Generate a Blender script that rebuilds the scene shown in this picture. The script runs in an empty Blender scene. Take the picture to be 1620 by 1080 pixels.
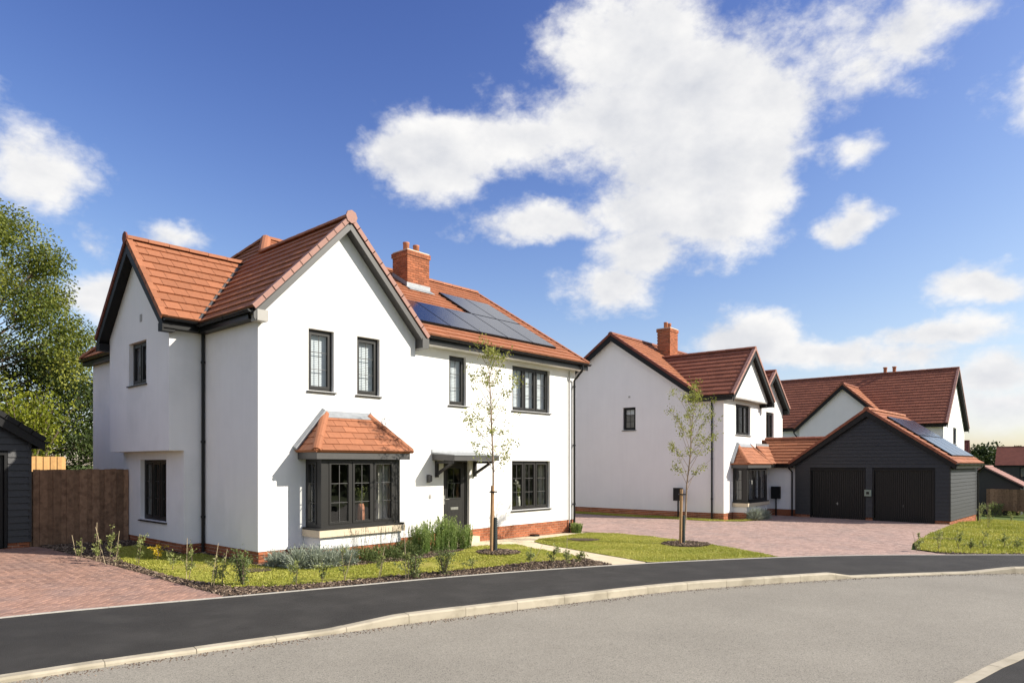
import bpy, bmesh, math, random
from mathutils import Vector, Matrix
from mathutils.geometry import tessellate_polygon
R=math.radians
random.seed(7)
SC=bpy.context.scene
COL=SC.collection
# ------------------------------------------------------------------ camera, sky, sun, exposure
TH=R(42.06); FPX=1095.0; YH=733.4; CXP=810.0; CAMH=2.10
CAM=Vector((-7.02,-13.32,CAMH))
cd=bpy.data.cameras.new('camera'); cam=bpy.data.objects.new('camera',cd); COL.objects.link(cam)
cam.location=CAM; cam.rotation_euler=(R(90),0,TH-R(90))
cd.sensor_width=36; cd.lens=FPX/1620*36; cd.shift_y=(YH-540)/1620; cd.clip_end=6000; cd.clip_start=.05
SC.camera=cam
SUN=Vector((.53,-.80,.62)).normalized()          # towards the sun
SUN_EL=math.asin(SUN.z)
sd=bpy.data.lights.new('sun','SUN'); so=bpy.data.objects.new('sun',sd); COL.objects.link(so)
sd.energy=4.5; sd.angle=R(.53); sd.color=(1,.93,.81)
so.rotation_euler=(-SUN).to_track_quat('-Z','Y').to_euler(); so.location=(5,-30,30)
SC.view_settings.view_transform='Standard'; SC.view_settings.look='None'; SC.view_settings.gamma=1
SC.view_settings.exposure=0.78; SC.view_settings.use_curve_mapping=False
SC.cycles.max_bounces=8; SC.cycles.transparent_max_bounces=12; SC.cycles.use_denoising=True
SC.cycles.caustics_reflective=False; SC.cycles.caustics_refractive=False

def build_world():
    w=bpy.data.worlds.new('World'); SC.world=w; w.use_nodes=True
    T=w.node_tree; N=T.nodes; L=T.links; N.clear()
    out=N.new('ShaderNodeOutputWorld'); bg=N.new('ShaderNodeBackground'); bg.inputs[1].default_value=.1
    L.new(bg.outputs[0],out.inputs[0])
    sky=N.new('ShaderNodeTexSky'); sky.sky_type='NISHITA'; sky.sun_disc=False
    sky.sun_elevation=SUN_EL; sky.sun_rotation=math.atan2(SUN.x,SUN.y); sky.altitude=50
    sky.air_density=1.1; sky.dust_density=.9; sky.ozone_density=4.0
    def M(op,a,b=None,c=None,clamp=False):
        n=N.new('ShaderNodeMath'); n.operation=op; n.use_clamp=clamp
        for i,v in enumerate((a,b,c)):
            if v is None: continue
            if isinstance(v,(int,float)): n.inputs[i].default_value=v
            else: L.new(v,n.inputs[i])
        return n.outputs[0]
    def V(op,a,b=None):
        n=N.new('ShaderNodeVectorMath'); n.operation=op
        for i,v in enumerate((a,b)):
            if v is None: continue
            if isinstance(v,tuple): n.inputs[i].default_value=v
            else: L.new(v,n.inputs[i])
        return n
    tc=N.new('ShaderNodeTexCoord'); d=tc.outputs['Generated']
    sx=N.new('ShaderNodeSeparateXYZ'); L.new(d,sx.inputs[0])
    def noise(vec,scale,detail,rough,lac=2.1):
        n=N.new('ShaderNodeTexNoise'); n.inputs['Scale'].default_value=scale; n.inputs['Detail'].default_value=detail
        n.inputs['Roughness'].default_value=rough; n.inputs['Lacunarity'].default_value=lac
        L.new(vec,n.inputs['Vector']); return n
    st=V('MULTIPLY',d,(1,1,1.5)).outputs[0]
    wn=noise(st,7.0,4,.55); wv=V('SUBTRACT',wn.outputs['Color'],(.5,.5,.5)).outputs[0]
    az=M('SUBTRACT',M('ARCTAN2',sx.outputs[1],sx.outputs[0]),TH)
    el=M('ARCSINE',sx.outputs[2])
    cb=N.new('ShaderNodeCombineXYZ'); L.new(az,cb.inputs[0]); L.new(el,cb.inputs[1])
    wv2=V('MULTIPLY',wv,(.10,.08,0)).outputs[0]
    ae=V('ADD',cb.outputs[0],wv2).outputs[0]
    # cloud groups: sky direction (from picture positions), half sizes, weight
    C=[(1000,80,125,95,1),(1110,150,140,95,1),(1200,150,80,90,.9),(1000,195,190,85,1),(820,225,120,50,1),(690,248,75,62,1),(1205,265,55,75,.85),(1090,265,130,60,.9),
       (1030,330,95,50,.85),(870,355,100,30,.85),(1020,395,75,62,.9),(975,465,80,40,.75),(1130,335,80,50,.8),(1330,60,110,70,.40),(1440,45,85,55,.58),(1375,115,60,55,.42),
       (1520,18,80,28,.5),(1250,60,60,50,.40),(1365,245,48,24,.55),(1362,346,55,24,.8),(1555,448,80,26,.85),(1480,522,100,22,.8),(1190,545,75,36,.95),
       (1295,562,95,34,.95),(1580,585,75,36,.8),(1590,645,110,42,.7),(1440,560,80,30,.6),(55,262,85,66,.62),(165,380,38,26,.5),(285,370,58,24,.6),(165,470,70,48,.95),
       (1700,120,120,60,.8),(-150,150,160,70,.8),(-220,420,150,60,.8),(1800,420,130,60,.9)]
    acc=None
    for (px,py,rx,ry,wt) in C:
        a=math.atan((px-CXP)/FPX); r=math.hypot(1,(px-CXP)/FPX); e=math.atan((YH-py)/FPX/r)
        sa=rx/FPX*math.cos(a)**2; se=ry/FPX*math.cos(a)*math.cos(e)**2
        s=V('SUBTRACT',ae,(-a,e,0)).outputs[0]; s=V('MULTIPLY',s,(1/sa/1.5,1/se/1.5,0)).outputs[0]
        ln=V('LENGTH',s).outputs['Value']
        b=M('MULTIPLY_ADD',ln,-wt*1.25,wt*1.25)
        acc=b if acc is None else M('SMOOTH_MAX',acc,b,.12)
    acc=M('MAXIMUM',acc,-.4)
    big=noise(st,2.6,3,.5)                    # unseen cloud cover out of frame, thickened to lift the fill light
    inv=M('MULTIPLY',M('ABSOLUTE',az),1.0)
    away=M('MULTIPLY',M('SUBTRACT',inv,.72,None,False),3.0,None,True)
    up=M('MULTIPLY',M('SUBTRACT',el,.72),4.0,None,True)
    away=M('MAXIMUM',away,up)
    gen=M('MULTIPLY',M('SUBTRACT',big.outputs['Fac'],.49),4.5)
    gen=M('SUBTRACT',M('MULTIPLY',M('ADD',gen,.4),away),.4)
    cov=M('MAXIMUM',acc,gen)
    f1=noise(st,6.5,11,.63); 
    off=V('ADD',st,(SUN.x*.035,SUN.y*.035,SUN.z*.05)).outputs[0]
    f2=noise(off,6.5,7,.6)
    def billow(vec,det):
        v=N.new('ShaderNodeTexVoronoi'); v.feature='F1'; v.inputs['Scale'].default_value=13; v.inputs['Detail'].default_value=det; v.inputs['Roughness'].default_value=.65; v.inputs['Lacunarity'].default_value=2.2; v.normalize=True
        wob=noise(vec,16,4,.6); vv=V('ADD',vec,V('MULTIPLY',V('SUBTRACT',wob.outputs['Color'],(.5,.5,.5)).outputs[0],(.05,.05,.05)).outputs[0]).outputs[0]
        L.new(vv,v.inputs['Vector']); return M('SUBTRACT',.42,v.outputs['Distance'])
    b1=billow(st,3); b2=billow(off,2)
    n1=M('ADD',M('MULTIPLY',M('SUBTRACT',f1.outputs['Fac'],.5),1.9),M('MULTIPLY',b1,1.0)); n2=M('ADD',M('MULTIPLY',M('SUBTRACT',f2.outputs['Fac'],.5),1.9),M('MULTIPLY',b2,1.0))
    dens=M('ADD',cov,n1)
    mr=N.new('ShaderNodeMapRange'); mr.interpolation_type='SMOOTHSTEP'
    L.new(dens,mr.inputs[0]); mr.inputs[1].default_value=.10; mr.inputs[2].default_value=.80
    alpha=M('MULTIPLY',mr.outputs[0],M('MULTIPLY',M('ADD',el,.0),14,None,True))
    lit=M('ADD',M('MULTIPLY',M('SUBTRACT',n1,n2),.62),.84)
    thick=M('MULTIPLY',M('SUBTRACT',dens,.55),.36,None,True)
    lit=M('ADD',lit,M('MULTIPLY',M('SUBTRACT',wn.outputs['Fac'],.5),.8)); lit=M('SUBTRACT',lit,thick,None,True)
    cm=N.new('ShaderNodeMix'); cm.data_type='RGBA'
    L.new(lit,cm.inputs[0]); cm.inputs[6].default_value=(3.1,3.3,3.8,1); cm.inputs[7].default_value=(5.7,5.65,5.6,1)
    pw=V('MULTIPLY',sky.outputs[0],sky.outputs[0]).outputs[0]; xk=V('MULTIPLY',pw,(.74,.45,.46)).outputs[0]      # deeper blue aloft, soft shoulder at the horizon
    dn=V('ADD',V('MULTIPLY',xk,(1/7.6,1/9.2,1/9)).outputs[0],(1,1,1)).outputs[0]; skc=V('DIVIDE',xk,dn).outputs[0]
    fm=N.new('ShaderNodeMix'); fm.data_type='RGBA'
    L.new(alpha,fm.inputs[0]); L.new(skc,fm.inputs[6]); L.new(cm.outputs[2],fm.inputs[7])
    L.new(fm.outputs[2],bg.inputs[0])
    w.cycles.sampling_method='MANUAL'; w.cycles.sample_map_resolution=1024
build_world()

# ------------------------------------------------------------------ ground height, pixel to ground
def clamp(v,a,b): return a if v<a else b if v>b else v
def G(x,y):
    return .03-.0143*clamp(x,-8,21.7)+.02*clamp(y,0,12)*clamp(1-x/8,0,1)-.055*clamp(x-26,0,40)+.12*math.exp(-((x-4.35)**2+(y+2.5)**2)/1.3)
RT=Vector((math.sin(TH),-math.cos(TH),0)); FW=Vector((math.cos(TH),math.sin(TH),0))
def ong(px,py,off=0.0):
    d=FW+RT*((px-CXP)/FPX)+Vector((0,0,-(py-YH)/FPX)); z=0.0
    for _ in range(60):
        t=(z+off-CAMH)/d.z; p=CAM+d*t; z=.5*z+.5*G(p.x,p.y)
    return p
def depth(p): return (Vector((p[0],p[1],0))-Vector((CAM.x,CAM.y,0))).dot(FW)

# ------------------------------------------------------------------ materials
MATS={}
def nodes(name):
    m=bpy.data.materials.new(name); m.use_nodes=True; T=m.node_tree
    b=T.nodes['Principled BSDF']; return m,T,b
def mat(name,col,rough=.6,var=0.0,scale=8.0,bump=0.0,bscale=60.0,metal=0.0,spec=.5,tint=0.0,col2=None,c2scale=1.0,c2amt=.5,detail=5,coat=0.0):
    """plain procedural surface: base colour with large mottling, per-piece tint and fine relief"""
    m,T,b=nodes(name); N=T.nodes; L=T.links
    b.inputs['Roughness'].default_value=rough; b.inputs['Metallic'].default_value=metal
    b.inputs['Specular IOR Level'].default_value=spec; b.inputs['Coat Weight'].default_value=coat
    tc=N.new('ShaderNodeTexCoord'); geo=N.new('ShaderNodeNewGeometry'); vec=geo.outputs['Position']
    def mixn(f,a,c,blend='MIX'):
        x=N.new('ShaderNodeMix'); x.data_type='RGBA'; x.blend_type=blend
        for i,v in ((0,f),(6,a),(7,c)):
            if isinstance(v,(int,float)): x.inputs[i].default_value=v
            elif isinstance(v,tuple): x.inputs[i].default_value=(*v,1)
            else: L.new(v,x.inputs[i])
        return x.outputs[2]
    def noise(s,d=5,r=.6):
        n=N.new('ShaderNodeTexNoise'); n.inputs['Scale'].default_value=s; n.inputs['Detail'].default_value=d; n.inputs['Roughness'].default_value=r
        L.new(vec,n.inputs['Vector']); return n.outputs['Fac']
    c=tuple(col)
    if col2 is not None:
        n=noise(c2scale,6); mr=N.new('ShaderNodeMapRange'); L.new(n,mr.inputs[0]); mr.inputs[1].default_value=.62-c2amt*.35; mr.inputs[2].default_value=.72-c2amt*.2
        c=mixn(mr.outputs[0],c,tuple(col2))
    if var:
        n=noise(scale,detail); mr=N.new('ShaderNodeMapRange'); L.new(n,mr.inputs[0]); mr.inputs[1].default_value=.25; mr.inputs[2].default_value=.75
        mr.inputs[3].default_value=1-var; mr.inputs[4].default_value=1+var
        c=mixn(1.0,c,mr.outputs[0],'MULTIPLY')
    if tint:
        oi=N.new('ShaderNodeObjectInfo'); at=N.new('ShaderNodeAttribute'); at.attribute_name='tint'
        a=N.new('ShaderNodeMath'); a.operation='ADD'; L.new(oi.outputs['Random'],a.inputs[0]); L.new(at.outputs['Fac'],a.inputs[1])
        f=N.new('ShaderNodeMath'); f.operation='FRACT'; L.new(a.outputs[0],f.inputs[0])
        mr=N.new('ShaderNodeMapRange'); L.new(f.outputs[0],mr.inputs[0]); mr.inputs[3].default_value=1-tint; mr.inputs[4].default_value=1+tint
        c=mixn(1.0,c,mr.outputs[0],'MULTIPLY')
    if isinstance(c,tuple): b.inputs['Base Color'].default_value=(*c,1)
    else: L.new(c,b.inputs['Base Color'])
    if bump:
        bp=N.new('ShaderNodeBump'); bp.inputs['Strength'].default_value=min(1,bump); bp.inputs['Distance'].default_value=.01*max(1,bump)
        L.new(noise(bscale,4),bp.inputs['Height']); L.new(bp.outputs[0],b.inputs['Normal'])
    MATS[name]=m; return m
def weathered(m,amt=.05):
    T=m.node_tree; N=T.nodes; L=T.links; b=N['Principled BSDF']; src=b.inputs['Base Color'].links[0].from_socket
    geo=N.new('ShaderNodeNewGeometry'); mp=N.new('ShaderNodeMapping'); mp.inputs['Scale'].default_value=(5,5,.45); L.new(geo.outputs['Position'],mp.inputs['Vector'])
    n=N.new('ShaderNodeTexNoise'); n.inputs['Scale'].default_value=1.3; n.inputs['Detail'].default_value=6; L.new(mp.outputs[0],n.inputs['Vector'])
    mr=N.new('ShaderNodeMapRange'); L.new(n.outputs[0],mr.inputs[0]); mr.inputs[1].default_value=.35; mr.inputs[2].default_value=.7; mr.inputs[3].default_value=1; mr.inputs[4].default_value=1-amt*2
    x=N.new('ShaderNodeMix'); x.data_type='RGBA'; x.blend_type='MULTIPLY'; x.inputs[0].default_value=1; L.new(src,x.inputs[6]); L.new(mr.outputs[0],x.inputs[7]); L.new(x.outputs[2],b.inputs['Base Color'])
M_RENDER=mat('white_render',(.80,.79,.775),.9,.025,1.2,.25,220,spec=.2,col2=(.74,.735,.72),c2scale=.7,c2amt=.35)
M_RENDER2=mat('bounce_tinted_render',(.80,.775,.755),.9,.025,1.2,.25,220,spec=.2)  # same white render, warm bounced light tinted in for west walls
weathered(M_RENDER,.014); weathered(M_RENDER2,.012)
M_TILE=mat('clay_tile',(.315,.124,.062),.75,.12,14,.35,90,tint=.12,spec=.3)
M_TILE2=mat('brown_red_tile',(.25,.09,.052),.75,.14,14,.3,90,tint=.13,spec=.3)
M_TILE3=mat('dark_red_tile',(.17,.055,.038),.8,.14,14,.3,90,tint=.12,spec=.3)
M_VERGE=mat('verge_cap',(.32,.165,.13),.7,.1,20,.1,90,tint=.06)
M_BRICK=mat('red_brick',(.33,.115,.055),.85,.22,25,.5,160,tint=.28,spec=.25)
M_MORTAR=mat('mortar',(.60,.52,.42),.95,.12,40,.5,200,spec=.2)
M_BLACK=mat('black_plastic',(.006,.006,.0065),.4,spec=.3)
M_ANTH=mat('anthracite_frame',(.021,.020,.019),.42,.08,30,.03,200,spec=.35)
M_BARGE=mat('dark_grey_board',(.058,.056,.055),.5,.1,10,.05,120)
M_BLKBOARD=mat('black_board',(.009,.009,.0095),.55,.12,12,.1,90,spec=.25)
M_KNEE=mat('grey_kneeler',(.33,.315,.29),.55,.05,10)
M_LEAD=mat('lead_sheet',(.27,.285,.30),.5,.18,9,.2,40,metal=.2)
M_STONE=mat('cast_stone',(.62,.52,.38),.85,.08,18,.3,150,spec=.2)
M_CLAD=mat('black_cladding',(.017,.0175,.020),.5,.2,14,.25,70,tint=.12,spec=.5)
M_CLADG=mat('charcoal_garage_door',(.012,.0118,.0115),.45,.05,10,spec=.3)
M_FENCE=mat('brown_fence_board',(.25,.15,.09),.85,.30,9,.5,60,tint=.34,spec=.2,col2=(.17,.10,.06),c2scale=7,c2amt=.35)
M_FENCE2=mat('new_pine_fence',(.52,.30,.12),.8,.15,9,.3,60,tint=.12,spec=.2)
M_WHITE=mat('white_blind',(.60,.64,.68),.7,.03,5)
M_CURT=mat('cream_curtain',(.42,.40,.35),.85,.08,5)
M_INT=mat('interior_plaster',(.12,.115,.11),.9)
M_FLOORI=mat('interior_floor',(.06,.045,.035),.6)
M_STEEL=mat('brushed_steel',(.6,.6,.58),.3,metal=.9)
M_TERRA=mat('terracotta',(.42,.16,.08),.7,.1,20)
M_CERAM=mat('pale_ceramic',(.62,.62,.56),.4)
M_BARK=mat('bark',(.17,.13,.095),.9,.3,12,.8,60,spec=.2)
M_BIRCH=mat('young_birch_bark',(.30,.22,.16),.8,.3,25,.4,80,spec=.2)
M_STAKE=mat('pine_stake',(.36,.22,.115),.8,.2,16,.3,60,spec=.2)
M_CANE=mat('bamboo_cane',(.46,.37,.23),.6,.15,20)
M_GUARD=mat('dark_plastic_guard',(.035,.045,.045),.5)
M_PAVE=mat('red_block_paving',(.325,.195,.15),.9,.15,20,.4,160,tint=.15,spec=.2,col2=(.27,.175,.145),c2scale=1.3,c2amt=.5)
M_PAVE2=mat('mauve_block_paving',(.375,.26,.22),.9,.13,20,.4,160,tint=.16,spec=.2,col2=(.32,.235,.205),c2scale=.8,c2amt=.45)
M_SAND=mat('jointing_sand',(.17,.125,.10),.95,.2,60,.4,200)
M_FOOT=mat('dark_asphalt_pavement',(.031,.0285,.0255),.85,.16,2.2,1.0,130,spec=.35,col2=(.042,.039,.035),c2scale=1.4,c2amt=.5)
M_KERB=mat('concrete_kerb',(.44,.39,.30),.88,.10,5,.35,150,tint=.06,spec=.25,col2=(.34,.30,.225),c2scale=2.6,c2amt=.45)
M_EDGE=mat('concrete_edging',(.48,.45,.40),.9,.12,9,.3,150)
M_SLAB=mat('buff_paving_slab',(.60,.51,.36),.88,.07,9,.3,140,tint=.05,spec=.25)
M_SOIL=mat('soil',(.085,.062,.045),.95,.3,12,.9,70,spec=.15)
M_TURF=mat('turf',(.25,.25,.04),.95,.28,3.0,1.0,60,spec=.15,col2=(.34,.29,.08),c2scale=1.1,c2amt=.5)
M_FIELD=mat('field_grass',(.09,.12,.03),.95,.25,.4,.6,20,spec=.1)
def leafmat(name,c1,c2,trans=.35):
    m,T,b=nodes(name); N=T.nodes; L=T.links
    at=N.new('ShaderNodeAttribute'); at.attribute_name='tint'
    mx=N.new('ShaderNodeMix'); mx.data_type='RGBA'; L.new(at.outputs['Fac'],mx.inputs[0]); mx.inputs[6].default_value=(*c1,1); mx.inputs[7].default_value=(*c2,1)
    b.inputs['Roughness'].default_value=.55; b.inputs['Specular IOR Level'].default_value=.3
    L.new(mx.outputs[2],b.inputs['Base Color'])
    tr=N.new('ShaderNodeBsdfTranslucent'); L.new(mx.outputs[2],tr.inputs[0])
    ms=N.new('ShaderNodeMixShader'); ms.inputs[0].default_value=trans
    L.new(b.outputs[0],ms.inputs[1]); L.new(tr.outputs[0],ms.inputs[2])
    L.new(ms.outputs[0],T.nodes['Material Output'].inputs[0]); MATS[name]=m; return m
M_LEAF_OAK=leafmat('tree_leaf',(.06,.095,.012),(.30,.31,.055))
M_LEAF_BIRCH=leafmat('birch_leaf',(.17,.20,.035),(.38,.38,.09))
M_LEAF_HEDGE=leafmat('hedge_leaf',(.13,.175,.045),(.38,.40,.15))
M_LEAF_LAV=leafmat('silver_leaf',(.22,.26,.20),(.42,.45,.36),.2)
M_LEAF_ROSE=leafmat('tall_green_leaf',(.13,.21,.045),(.36,.42,.14),.3)
M_LEAF_DARK=leafmat('dark_shrub_leaf',(.07,.105,.03),(.20,.24,.08),.25)
M_LEAF_WOOD=leafmat('wood_leaf',(.03,.05,.012),(.085,.115,.028),.25)
M_LEAF_LIME=leafmat('lime_leaf',(.13,.17,.012),(.32,.33,.03),.4)
M_FLOWER=leafmat('yellow_flower',(.55,.38,.02),(.65,.5,.05),.3)
M_SEED=leafmat('seed_head',(.10,.075,.05),(.22,.17,.12),.2)
M_PETAL=leafmat('white_petal',(.75,.72,.6),(.8,.8,.75),.2)
M_GRASS=leafmat('grass_blade',(.24,.275,.03),(.54,.50,.12),.3)
M_CHIP=mat('bark_chip',(.19,.125,.085),.9,.35,30,.4,80,spec=.2)
def chipmat():
    m,T,b=nodes('bark_mulch'); N=T.nodes; L=T.links
    at=N.new('ShaderNodeAttribute'); at.attribute_name='tint'; cr=N.new('ShaderNodeValToRGB'); L.new(at.outputs['Fac'],cr.inputs[0])
    e=cr.color_ramp.elements; e[0].color=(.035,.022,.015,1); e[1].color=(.33,.25,.18,1); x=e.new(.65); x.color=(.12,.078,.05,1)
    b.inputs['Roughness'].default_value=.9; L.new(cr.outputs[0],b.inputs['Base Color']); return m
M_MULCH=chipmat()
def roadmat():
    m,T,b=nodes('stone_chip_road'); N=T.nodes; L=T.links
    geo=N.new('ShaderNodeNewGeometry')
    v=N.new('ShaderNodeTexVoronoi'); v.inputs['Scale'].default_value=120; L.new(geo.outputs['Position'],v.inputs['Vector'])
    sp=N.new('ShaderNodeSeparateColor'); L.new(v.outputs['Color'],sp.inputs[0])
    cr=N.new('ShaderNodeValToRGB'); L.new(sp.outputs[0],cr.inputs[0]); e=cr.color_ramp.elements
    e[0].color=(.14,.128,.106,1); e[0].position=.05; e[1].color=(.345,.317,.266,1); x=e.new(.25); x.color=(.25,.229,.19,1); x=e.new(.75); x.color=(.285,.262,.218,1)
    n=N.new('ShaderNodeTexNoise'); n.inputs['Scale'].default_value=.55; n.inputs['Detail'].default_value=7; n.inputs['Roughness'].default_value=.65; L.new(geo.outputs['Position'],n.inputs['Vector'])
    mr=N.new('ShaderNodeMapRange'); L.new(n.outputs[0],mr.inputs[0]); mr.inputs[1].default_value=.3; mr.inputs[2].default_value=.7; mr.inputs[3].default_value=.90; mr.inputs[4].default_value=1.09
    mx=N.new('ShaderNodeMix'); mx.data_type='RGBA'; mx.blend_type='MULTIPLY'; mx.inputs[0].default_value=1; L.new(cr.outputs[0],mx.inputs[6]); L.new(mr.outputs[0],mx.inputs[7])
    L.new(mx.outputs[2],b.inputs['Base Color']); b.inputs['Roughness'].default_value=.85; b.inputs['Specular IOR Level'].default_value=.3
    bp=N.new('ShaderNodeBump'); bp.inputs['Strength'].default_value=.6; bp.inputs['Distance'].default_value=.005; L.new(sp.outputs[1],bp.inputs['Height']); L.new(bp.outputs[0],b.inputs['Normal'])
    return m
M_ROAD=roadmat()
def glassmat():
    m,T,b=nodes('window_glass'); N=T.nodes; L=T.links
    N.remove(b); tr=N.new('ShaderNodeBsdfTransparent'); tr.inputs[0].default_value=(.90,.915,.91,1)
    gl=N.new('ShaderNodeBsdfGlossy'); gl.inputs['Roughness'].default_value=.012
    lw=N.new('ShaderNodeLayerWeight'); lw.inputs[0].default_value=.5                      # two-sided Schlick reflection of a double-glazed pane
    p5=N.new('ShaderNodeMath'); p5.operation='POWER'; p5.inputs[1].default_value=4.0; L.new(lw.outputs['Facing'],p5.inputs[0])
    sc=N.new('ShaderNodeMath'); sc.operation='MULTIPLY_ADD'; sc.inputs[1].default_value=.9; sc.inputs[2].default_value=.085; sc.use_clamp=True; L.new(p5.outputs[0],sc.inputs[0])
    bp=N.new('ShaderNodeBump'); n=N.new('ShaderNodeTexNoise'); n.inputs['Scale'].default_value=1.6; geo=N.new('ShaderNodeNewGeometry'); L.new(geo.outputs['Position'],n.inputs['Vector'])
    bp.inputs['Strength'].default_value=.25; bp.inputs['Distance'].default_value=.02; L.new(n.outputs[0],bp.inputs['Height']); L.new(bp.outputs[0],gl.inputs['Normal'])
    ms=N.new('ShaderNodeMixShader'); L.new(sc.outputs[0],ms.inputs[0]); L.new(tr.outputs[0],ms.inputs[1]); L.new(gl.outputs[0],ms.inputs[2])
    L.new(ms.outputs[0],N['Material Output'].inputs[0]); return m
M_GLASS=glassmat()
def solarmat():
    m,T,b=nodes('solar_glass'); b.inputs['Base Color'].default_value=(.008,.011,.022,1); b.inputs['Roughness'].default_value=.2
    b.inputs['Specular IOR Level'].default_value=.6; b.inputs['Coat Weight'].default_value=.35; b.inputs['Coat Roughness'].default_value=.08; return m
M_SOLAR=solarmat()

# ------------------------------------------------------------------ mesh builder and object helpers
class MB:
    def __init__(s): s.v=[]; s.f=[]; s.m=[]; s.t=[]; s.ci=0; s.ct=0.0
    def face(s,pts,m=None):
        i=len(s.v); s.v+= [tuple(p) for p in pts]; s.f.append(tuple(range(i,i+len(pts)))); s.m.append(s.ci if m is None else m); s.t.append(s.ct)
    def solid(s,bot,top,m=None):
        """closed prism between two matching loops"""
        n=len(bot); i=len(s.v); s.v+=[tuple(p) for p in bot]+[tuple(p) for p in top]; m=s.ci if m is None else m
        fs=[tuple(range(i+n-1,i-1,-1)),tuple(range(i+n,i+2*n))]+[(i+k,i+(k+1)%n,i+n+(k+1)%n,i+n+k) for k in range(n)]
        s.f+=fs; s.m+=[m]*len(fs); s.t+=[s.ct]*len(fs)
    def box(s,x0,x1,y0,y1,z0,z1,m=None):
        s.solid([(x0,y0,z0),(x1,y0,z0),(x1,y1,z0),(x0,y1,z0)],[(x0,y0,z1),(x1,y0,z1),(x1,y1,z1),(x0,y1,z1)],m)
    def tube(s,pts,r,n=8,cap=True,m=None):
        pts=[Vector(p) for p in pts]; rs=r if isinstance(r,(list,tuple)) else [r]*len(pts); m=s.ci if m is None else m
        rings=[]; up=None
        for k,p in enumerate(pts):
            t=(pts[min(k+1,len(pts)-1)]-pts[max(k-1,0)]).normalized()
            if up is None: up=t.orthogonal().normalized()
            up=(up-t*up.dot(t)); up=up.normalized() if up.length>1e-6 else t.orthogonal().normalized()
            b=t.cross(up); i=len(s.v)
            s.v+=[tuple(p+(up*math.cos(2*math.pi*j/n)+b*math.sin(2*math.pi*j/n))*rs[k]) for j in range(n)]; rings.append(i)
        for a,b in zip(rings,rings[1:]):
            for j in range(n): s.f.append((a+j,a+(j+1)%n,b+(j+1)%n,b+j)); s.m.append(m); s.t.append(s.ct)
        if cap:
            s.f.append(tuple(rings[0]+j for j in range(n-1,-1,-1))); s.f.append(tuple(rings[-1]+j for j in range(n))); s.m+=[m,m]; s.t+=[s.ct]*2
    def lathe(s,prof,c=(0,0,0),n=16,m=None):
        m=s.ci if m is None else m; rings=[]
        for r,z in prof:
            i=len(s.v); s.v+=[(c[0]+r*math.cos(2*math.pi*j/n),c[1]+r*math.sin(2*math.pi*j/n),c[2]+z) for j in range(n)]; rings.append(i)
        for a,b in zip(rings,rings[1:]):
            for j in range(n): s.f.append((a+j,a+(j+1)%n,b+(j+1)%n,b+j)); s.m.append(m); s.t.append(s.ct)
        s.f.append(tuple(rings[0]+j for j in range(n-1,-1,-1))); s.f.append(tuple(rings[-1]+j for j in range(n))); s.m+=[m,m]; s.t+=[s.ct]*2
    def leaf(s,p,d,nrm,l,w,fold=0.0):
        d=d.normalized(); sd=d.cross(nrm); sd=sd.normalized() if sd.length>1e-4 else d.orthogonal().normalized()
        s.face([p,p+d*l*.45+sd*w*.5,p+d*l,p+d*l*.45-sd*w*.5])
    def mesh(s,name,mats,smooth=False,tint=True):
        me=bpy.data.meshes.new(name); me.from_pydata(s.v,[],s.f)
        for m in (mats if isinstance(mats,(list,tuple)) else [mats]): me.materials.append(m)
        if isinstance(mats,(list,tuple)) and len(mats)>1: me.polygons.foreach_set('material_index',s.m)
        if smooth: me.polygons.foreach_set('use_smooth',[True]*len(s.f))
        if tint and any(s.t): me.attributes.new('tint','FLOAT','FACE').data.foreach_set('value',s.t)
        me.update(); return me
    def build(s,name,mats,parent=None,smooth=False):
        return link(name,s.mesh(name,mats,smooth),parent)
def link(name,data,parent=None,mtx=None):
    o=bpy.data.objects.new(name,data); COL.objects.link(o)
    if parent is not None: o.parent=parent
    if mtx is not None: o.matrix_local=mtx
    return o
def tag(o,label=None,cat=None,group=None,kind=None):
    if label: o['label']=label
    if cat: o['category']=cat
    if group: o['group']=group
    if kind: o['kind']=kind
    return o
def thing(name,label,cat,loc=(0,0,0),rz=0.0,group=None):
    o=bpy.data.objects.new(name,None); COL.objects.link(o); o.location=loc; o.rotation_euler=(0,0,rz); o.empty_display_size=.2
    return tag(o,label,cat,group)
def struct(name,loc=(0,0,0)):
    o=bpy.data.objects.new(name,None); COL.objects.link(o); o.location=loc; o['kind']='structure'; return o
# 2-D polygon helpers
def area(p): return .5*sum(p[i][0]*p[(i+1)%len(p)][1]-p[(i+1)%len(p)][0]*p[i][1] for i in range(len(p)))
def clip_rect(poly,x0,x1,y0,y1):
    def cl(p,f,ix):
        o=[]
        for i in range(len(p)):
            a,b=p[i],p[(i+1)%len(p)]; fa,fb=f(a),f(b)
            if fa>=0: o.append(a)
            if (fa>=0)!=(fb>=0):
                t=fa/(fa-fb); o.append((a[0]+(b[0]-a[0])*t,a[1]+(b[1]-a[1])*t))
        return o
    p=poly
    for f in (lambda q:q[0]-x0,lambda q:x1-q[0],lambda q:q[1]-y0,lambda q:y1-q[1]):
        p=cl(p,f,0)
        if len(p)<3: return []
    o=[]
    for q in p:
        if not o or abs(q[0]-o[-1][0])+abs(q[1]-o[-1][1])>1e-5: o.append(q)
    if len(o)>1 and abs(o[0][0]-o[-1][0])+abs(o[0][1]-o[-1][1])<1e-5: o.pop()
    return o if len(o)>2 else []
def inside(p,poly):
    x,y=p; c=False; n=len(poly); j=n-1
    for i in range(n):
        xi,yi=poly[i]; xj,yj=poly[j]
        if (yi>y)!=(yj>y) and x<(xj-xi)*(y-yi)/(yj-yi)+xi: c=not c
        j=i
    return c
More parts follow.
